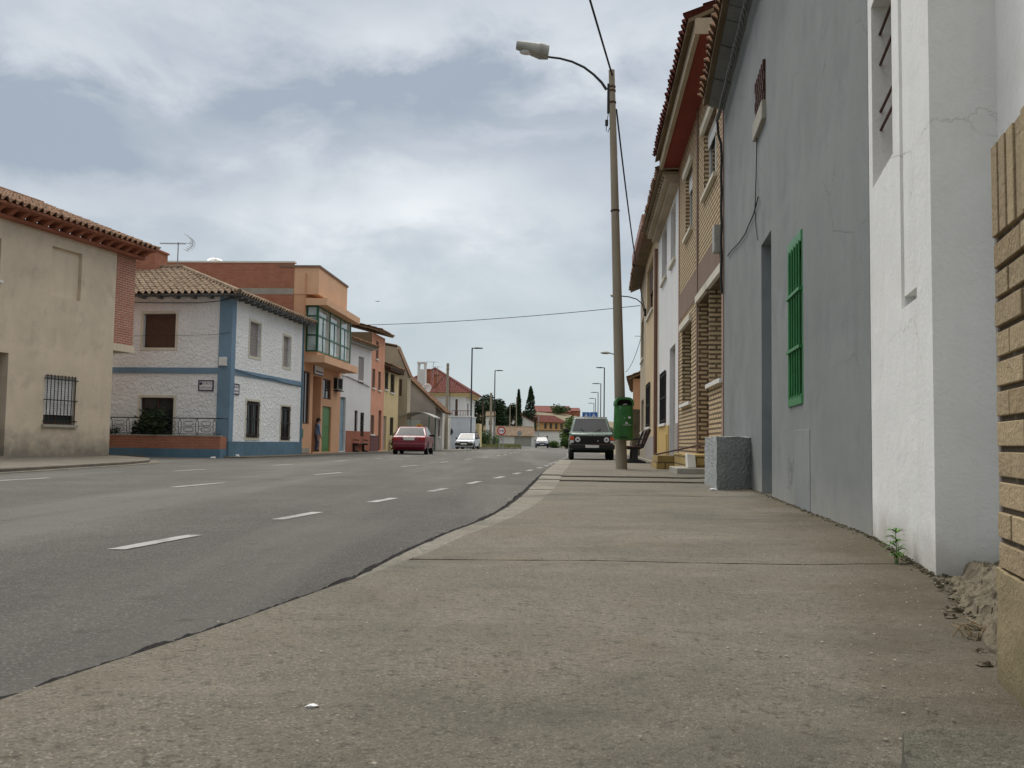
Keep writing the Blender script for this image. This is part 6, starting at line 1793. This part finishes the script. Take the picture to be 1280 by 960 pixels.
# shrub behind terrace railing
sl_ = b.m @ (b.face(1) @ Vector(((b.rect1(172, 210, 520, 545)[0] + b.rect1(172, 210, 520, 545)[1]) / 2, 0.28, .30)))
bush('dark leafy shrub spilling over the terrace railing', 0, 0, .72, 1.35, 1300, M['leaf_dark'], 27, .075, base=sl_)
q = b.m @ (b.face(1) @ Vector((4.0, .4, .5))); bush('small potted plant at the left end of the terrace', 0, 0, .4, .75, 220, M['leaf_dark'], 28, .07, base=q)
# pot plant by yellow house
q = plan(489.5, 552, 56.6); bush('dark round plant beside the yellow house door', 0, 0, .4, 1.3, 500, M['leaf_dark'], 29, .09, base=(q.x + .25, q.y, .05))
# weed at the foot of the white wall
wp = gnd(1121, 706, SZ); wd_ = thing('weed', 'small green weed growing at the foot of the white wall', 'weed', (wp.x, wp.y, SZ))
mb = MB(); rr = random.Random(3)
for (dx, hh) in ((0, .165), (.012, .11), (-.015, .09)): mb.tube([(dx * .4, 0, 0), (dx * .7, 0, hh * .5), (dx - .006, 0, hh)], [.003, .0025, .0012], 5)
mb.build('stem', M['leaf_weed'], wd_)
mb = MB()
for k in range(34):
    f = rr.random() ** .8; z = .02 + f * .145; a = rr.uniform(0, 2 * PI) if k % 3 else (0 if k % 2 else PI); ln = (.085 * (1 - f * .45)) * rr.uniform(.7, 1.15)
    d_ = Vector((math.cos(a), math.sin(a), 0)); sd_ = Vector((-d_.y, d_.x, 0)) * .0095; b0 = Vector((-.003, 0, z))
    m1 = b0 + d_ * ln * .5 + Vector((0, 0, ln * .30)); e_ = b0 + d_ * ln + Vector((0, 0, ln * .12))
    mb.faces([b0 - sd_ * .3, b0 + sd_ * .3, m1 + sd_, m1 - sd_, e_], [(0, 1, 2, 3), (3, 2, 4)])
mb.build('leaves', M['leaf_weed'], wd_, recalc=False)
# dry stalks on the rubble
ds = gnd(1222, 800, SZ); dsr = thing('dry_weed', 'dry brown stalks sprouting beside the brick wall plinth', 'weed', (ds.x, ds.y, SZ))
mb = MB()
for k in range(26):
    a = rr.uniform(0, 2 * PI); ln = rr.uniform(.03, .075); x, y = rr.gauss(0, .03), rr.gauss(0, .02)
    mb.tube([(x, y, 0), (x + math.cos(a) * ln * .4, y + math.sin(a) * ln * .4, ln * .6), (x + math.cos(a) * ln, y + math.sin(a) * ln, ln * .75)], [.0018, .0015, .0008], 4)
mb.build('stalks', M['leaf_dry'], dsr)
# moss tufts along the wall foot on the right
ms = MB(); rr = random.Random(12)
for k in range(1600):
    f = rr.random()
    if k > 900:
        pt_ = Vector((R2B.x, R2B.y)).lerp(Vector((R2A.x, R2A.y)), rr.random() ** .5); dx = -abs(rr.gauss(0, .03))
    elif f < .5: pt_ = Vector((R1A.x, R1A.y)).lerp(Vector((wB.x + .1, wB.y)), rr.random()); dx = rr.uniform(-.04, .05)
    else: pt_ = Vector((R1B.x, R1B.y)).lerp(Vector((R1A.x, R1A.y)), rr.random()); dx = -abs(rr.gauss(0, .02))
    s1 = rr.choice((.002, .003, .004, .006, .008)); ms.blob((pt_.x + dx, pt_.y + rr.uniform(-.02, .02), SZ + rr.uniform(.012, .022)), (s1, s1, s1 * .6), 3, 0, k, .35)
tag(ms.build('moss', leafmat('moss', (.035, .03, .016), (.115, .095, .05)), recalc=False), 'mossy crumbs along the foot of the white wall', 'moss', kind='stuff')
# verge grass on the left island
vg = MB(); rr = random.Random(5)
isl = [gnd(596, 557.6, 0), gnd(650, 557.2, 0)]
for k in range(5200):
    y = rr.uniform(96, 150); x0 = (598 - 640) / F_PX * y; x1 = (652 - 640) / F_PX * y - max(0, y - 125) * .05
    x = rr.uniform(x0, x1); h_ = rr.uniform(.15, .55); w_g = .05; a = rr.uniform(0, PI); dx, dy = math.cos(a) * w_g, math.sin(a) * w_g
    vg.poly([(x - dx, y - dy, 0), (x + dx, y + dy, 0), (x + rr.gauss(0, .12), y + rr.gauss(0, .1), h_)])
tag(vg.build('verge_grass', M['leaf_grass'], recalc=False), 'dry green grass on the verge island beside the street', 'grass', kind='stuff')
mb = MB(); mb.prism([(-3.6, 93, -.05), (.6, 93.5, -.05), (1.6, 140, -.05), (-5, 150, -.05)], (0, 0, .15)); tag(mb.build('verge_island', M['earth'], bevel=.03), kind='structure')
mb = MB(); mb.prism([(-3.7, 92.4, -.05), (.7, 92.9, -.05), (.75, 93.3, -.05), (-3.7, 92.9, -.05)], (0, 0, .2)); tag(mb.build('verge_kerb', M['kerb'], bevel=.02), kind='structure')

# litter
def paper(px, py, z, s1, label, flat=.35, seed=1):
    q = gnd(px, py, z); mb = MB(); mb.blob((0, 0, s1 * flat * .8), (s1, s1 * .7, s1 * flat), 5, 0, seed, .35); o_ = mb.build('litter', M['litter']); o_.location = q; tag(o_, label, 'litter')
paper(266.5, 573, .02, .10, 'white scrap of litter on the asphalt before the blue corner', .3, 1)
paper(297, 571, .03, .08, 'small white scrap at the foot of the blue pilaster', .6, 2)
paper(390, 884, SZ, .012, 'tiny white scrap lying on the near pavement', .3, 3)
paper(892, 613, SZ, .05, 'white scrap at the foot of the grey block', .3, 4)

# ================================================================== FAR HOUSES
def far_house(name, label, px0, px1, d, pt_, z0, D, mat, roof=None, rise=1.0, group=None, over=.3, skew=0.0, ridge=None):
    A_ = plan(px1, 540, d + skew); B_ = plan(px0, 540, d)
    # street face turned to the camera: p0 -> p1 must run from right to left so that its left side faces the camera
    hh = at((px0 + px1) / 2, pt_, d).z
    h_ = House(name, label, A_, B_, D, hh, group=group); return h_
sd_ = far_house('shed', 'low long shed with brown roof and grey door at the end of the street', 620, 667, 165, 544.5, 0, 7, None)
sd_.door((.4, 3.4, .0, sd_.H - .15), .1, M['lamp_grey'], panels=1, handle=False); sd_.walls(M['white_plain']); 
gable_roof(sd_, sd_.H + .1, 1.5, M['tile_old'], .4, .2, .2, seed=61)
fh = far_house('white_farmhouse', 'white gabled farmhouse with red roof and yellow balcony front', 668, 706, 198, 527, 0, 10, None, skew=5)
for k in range(4): fh.window((.6 + k * 1.5, 1.3 + k * 1.5, fh.H - 1.5, fh.H - .3), .12, 'glass', sill=False)
fh.walls(M['ochre_wall'], mats1=M['white_plain'], tops=[(0, [(-4, fh.H + 1.3)]), (fh.L, [(-4, fh.H + 1.3)])])
gable_roof(fh, fh.H + .05, 1.35, M['tile_red'], .5, .3, .3, seed=63, ridge_t=-4)
gw2 = far_house('white_gable_house', 'plain white gable end left of the yellow balconies', 650, 667.5, 190, 527, 0, 8, None)
zl_, zr_ = at(651, 518.5, 190).z, at(667, 528, 190).z
mb = MB(); mb.prism([(0, 0, -.1), (gw2.L, 0, -.1), (gw2.L, 0, zl_), (0, 0, zr_)], (0, -8, 0)); mb.build('wall', M['white_plain'], gw2.root)
mb = MB(); mb.prism([(gw2.L + .2, .2, zl_ + .02), (-.2, .2, zr_ - .08), (-.2, .2, zr_ + .12), (gw2.L + .2, .2, zl_ + .22)], (0, -8.3, 0)); mb.build('roof', M['tile_red'], gw2.root)
wl_ = far_house('white_low_wall', 'long low white wall in front of the farmhouse', 667, 703, 170, 539, 0, .4, None); wl_.walls(M['white_plain'])
mb = MB(); mb.box(-.1, wl_.L + .1, -.6, .2, wl_.H, wl_.H + .2); mb.build('coping', M['tile_dark'], wl_.root)
mb = MB(); mb.box(wl_.L * .5, wl_.L * .5 + .3, .0, .03, wl_.H - 1.6, wl_.H - .9); mb.build('window', M['dark'], wl_.root)
bh_ = far_house('white_house', 'small white cube house seen between the poles left of the verge lamp', 607, 618, 160, 520, 0, 6, None); bh_.window((.4, 1.0, 3.6, 4.4), .1, 'glass', sill=False); bh_.walls(M['white_plain']); gable_roof(bh_, bh_.H + .05, .7, M['tile_old'], .3, .1, .1, seed=66)
for k, (a0_, a1_, d, pt_, mt, rf, lab) in enumerate(((620, 634, 225, 518, 'ochre_wall', 'tile_old', 'ochre house on the slope below the pines'), (633, 649, 232, 516, 'tan_wall', 'tile_old', 'tan house on the slope left of the cypresses'), (596, 610, 215, 512, 'cream_wall', 'tile_old', 'cream house on the slope below the left pine'), (612, 640, 205, 533, 'beige_wall', 'tile_dark', 'low beige house with green shutters behind the shed'))):
    q = far_house('hill_house', lab, a0_, a1_, d, pt_, 0, 6, None, group='houses on the far slope')
    for i in range(3): q.window((q.L * (.12 + .3 * i), q.L * (.12 + .3 * i) + .7, q.H - 1.5, q.H - .5), .1, 'glass', sill=False, frame=M['green_dark'] if k == 3 else None)
    q.walls(M[mt]); gable_roof(q, q.H + .05, 1.2, M[rf], .3, .1, .1, seed=70 + k)
hb = far_house('hilltop_barn', 'long dark red roofed building on the hilltop', 668, 713, 345, 515, 0, 14, None)
hb.walls(M['red_brick_eave']); gable_roof(hb, hb.H + .1, 2.3, M['tile_red'], .3, .1, .1, tile=False)
hb = far_house('hilltop_barn', 'smaller red brick wing at the right end of the hilltop building', 712, 725, 347, 514, 0, 10, None)
hb.walls(M['red_brick_eave']); gable_roof(hb, hb.H + .1, 1.2, M['tile_red'], .3, .1, .1, tile=False)
bush('dark green bush before the hilltop building', 700, 325, 4.2, 3.2, 900, M['leaf_mid'], 81, .4)

# a bird in the sky
q = at(472, 377, 60); mb = MB(); mb.faces([(0, 0, 0), (.10, .03, .05), (.2, 0, .02), (.1, -.05, .03), (-.10, .03, .05), (-.2, 0, .02), (-.1, -.05, .03), (0, .12, 0), (0, -.15, .01), (0, -.02, -.03)], [(0, 1, 2, 3), (0, 6, 5, 4), (7, 1, 9), (7, 9, 4), (8, 9, 3), (8, 6, 9), (9, 1, 3), (9, 6, 4), (7, 4, 0, 1), (8, 3, 0, 6)])
bo = mb.build('bird', M['iron']); bo.location = q; tag(bo, 'small dark bird flying above the street', 'bird')

# ================================================================== SKY AND LIGHT
CLOUDS = [(60, 110, 110, 60, -.25), (330, 150, 300, 55, -.52), (130, 195, 230, 36, -.42), (640, 125, 200, 48, -.24), (750, 260, 150, 110, -.22), (480, 240, 240, 60, .70), (110, 75, 130, 30, .30), (560, 35, 260, 40, .28), (620, 160, 130, 18, .30), (60, 260, 120, 40, .10), (800, 60, 120, 60, .12), (560, 340, 200, 50, .12)]
world = bpy.data.worlds.new("World"); scene.world = world; world.use_nodes = True
nt = world.node_tree; nt.nodes.clear()
outn = node(nt, 'ShaderNodeOutputWorld')
SUN_EL, SUN_AZ = R(55), R(-18)          # azimuth measured from +Y towards +X
sky = node(nt, 'ShaderNodeTexSky', sky_type='NISHITA'); sky.sun_disc = False; sky.sun_elevation = SUN_EL; sky.sun_rotation = SUN_AZ
sky.air_density = 1.2; sky.dust_density = 2.5
bg1 = node(nt, 'ShaderNodeBackground'); bg1.inputs['Strength'].default_value = .12; nt.links.new(sky.outputs[0], bg1.inputs['Color'])
tc = node(nt, 'ShaderNodeTexCoord').outputs['Generated']
sx = node(nt, 'ShaderNodeSeparateXYZ'); nt.links.new(tc, sx.inputs[0])
zc = node(nt, 'ShaderNodeMath', operation='MAXIMUM'); nt.links.new(sx.outputs[2], zc.inputs[0]); zc.inputs[1].default_value = 0.0
zd = node(nt, 'ShaderNodeMath', operation='ADD'); nt.links.new(zc.outputs[0], zd.inputs[0]); zd.inputs[1].default_value = .22
dx = node(nt, 'ShaderNodeMath', operation='DIVIDE'); nt.links.new(sx.outputs[0], dx.inputs[0]); nt.links.new(zd.outputs[0], dx.inputs[1])
dy = node(nt, 'ShaderNodeMath', operation='DIVIDE'); nt.links.new(sx.outputs[1], dy.inputs[0]); nt.links.new(zd.outputs[0], dy.inputs[1])
cv = node(nt, 'ShaderNodeCombineXYZ'); nt.links.new(dx.outputs[0], cv.inputs[0]); nt.links.new(dy.outputs[0], cv.inputs[1])
f1, n1_ = noise_fac(nt, mapping(nt, tc, (1.0, .5, 1.7), (2.3, 4.1, .4)), 2.6, 9, .55, .34, .68, .25)
f2, n2_ = noise_fac(nt, mapping(nt, tc, (1.0, .5, 1.9), (7.2, 1.3, .2)), 7.5, 8, .58, .40, .70, .3)
def math_(op, a, b_=None):
    n = node(nt, 'ShaderNodeMath', operation=op)
    for s_k, v_k in zip(n.inputs, (a, b_)):
        if v_k is None: continue
        if isinstance(v_k, (int, float)): s_k.default_value = v_k
        else: nt.links.new(v_k, s_k)
    return n.outputs[0]
# banks of cloud: soft ellipses of sky, ragged by the noise
wx_ = math_('ADD', sx.outputs[0], math_('MULTIPLY', math_('SUBTRACT', n1_, .5), .30))
wz_ = math_('ADD', sx.outputs[2], math_('MULTIPLY', math_('SUBTRACT', n2_, .5), .16))
front = math_('GREATER_THAN', sx.outputs[1], .1)
tot = math_('MULTIPLY', f1, .40)
tot = math_('ADD', tot, math_('MULTIPLY', f2, .28))
tot = math_('ADD', tot, .10)
for px_, py_, rx_, ry_, wt_ in CLOUDS:
    d_ = ray(px_, py_).normalized()
    ax_ = math_('DIVIDE', math_('SUBTRACT', wx_, d_.x), rx_ / F_PX); az_ = math_('DIVIDE', math_('SUBTRACT', wz_, d_.z), ry_ / F_PX)
    e_ = math_('POWER', 2.718, math_('MULTIPLY', math_('ADD', math_('MULTIPLY', ax_, ax_), math_('MULTIPLY', az_, az_)), -1.0))
    tot = math_('ADD', tot, math_('MULTIPLY', math_('MULTIPLY', e_, front), wt_))
cl = node(nt, 'ShaderNodeClamp'); nt.links.new(tot, cl.inputs[0])
c = mix(nt, cl.outputs[0], (.285, .335, .405), (.73, .765, .785))
# paler, greener grey towards the horizon
hz = node(nt, 'ShaderNodeMapRange'); hz.inputs['From Min'].default_value = .02; hz.inputs['From Max'].default_value = .24; hz.inputs['To Min'].default_value = .92; hz.inputs['To Max'].default_value = 0; nt.links.new(sx.outputs[2], hz.inputs['Value'])
c = mix(nt, hz.outputs[0], c, (.475, .565, .605))
# overcast sky is brighter towards the zenith
zn = node(nt, 'ShaderNodeMapRange'); zn.inputs['From Min'].default_value = .50; zn.inputs['From Max'].default_value = .85; zn.inputs['To Min'].default_value = 1.0; zn.inputs['To Max'].default_value = 3.5; nt.links.new(sx.outputs[2], zn.inputs['Value'])
zw = node(nt, 'ShaderNodeMapRange'); zw.inputs['From Min'].default_value = .50; zw.inputs['From Max'].default_value = .75; nt.links.new(sx.outputs[2], zw.inputs['Value'])
c = mix(nt, zw.outputs[0], c, (.655, .64, .61))
bg2 = node(nt, 'ShaderNodeBackground'); nt.links.new(c, bg2.inputs['Color']); # the bright part of the overcast lies over the far end of the street
fy = node(nt, 'ShaderNodeMapRange'); fy.inputs['From Min'].default_value = -.7; fy.inputs['From Max'].default_value = .5; fy.inputs['To Min'].default_value = .50; fy.inputs['To Max'].default_value = 1.22; nt.links.new(sx.outputs[1], fy.inputs['Value'])
fz = node(nt, 'ShaderNodeMix', data_type='FLOAT'); nt.links.new(zw.outputs[0], fz.inputs[0]); fz.inputs[2].default_value = 1.0; nt.links.new(fy.outputs[0], fz.inputs[3])
lowb = node(nt, 'ShaderNodeMapRange'); lowb.inputs['From Min'].default_value = -.15; lowb.inputs['From Max'].default_value = -.55; lowb.inputs['To Min'].default_value = 1.0; lowb.inputs['To Max'].default_value = .72; nt.links.new(sx.outputs[1], lowb.inputs['Value'])
st_ = math_('MULTIPLY', math_('MULTIPLY', zn.outputs[0], fz.outputs[0]), lowb.outputs[0])
nt.links.new(st_, bg2.inputs['Strength'])
ms_ = node(nt, 'ShaderNodeMixShader'); ms_.inputs[0].default_value = .9
nt.links.new(bg1.outputs[0], ms_.inputs[1]); nt.links.new(bg2.outputs[0], ms_.inputs[2]); nt.links.new(ms_.outputs[0], outn.inputs['Surface'])

sun_d = bpy.data.lights.new('sun', 'SUN'); sun_d.energy = 1.4; sun_d.angle = R(25); sun_d.color = (1, .95, .88)
sun = bpy.data.objects.new('sun', sun_d); COL.objects.link(sun)
sdv = Vector((math.sin(SUN_AZ) * math.cos(SUN_EL), math.cos(SUN_AZ) * math.cos(SUN_EL), math.sin(SUN_EL)))
sun.rotation_euler = (-sdv).to_track_quat('-Z', 'Y').to_euler(); sun.location = (0, 0, 60)

scene.view_settings.view_transform = 'Standard'
scene.view_settings.look = 'None'
scene.view_settings.exposure = 0.2
scene.view_settings.gamma = 1.0
scene.view_settings.use_curve_mapping = False
scene.cycles.use_denoising = True
scene.cycles.max_bounces = 6
scene.cycles.diffuse_bounces = 3
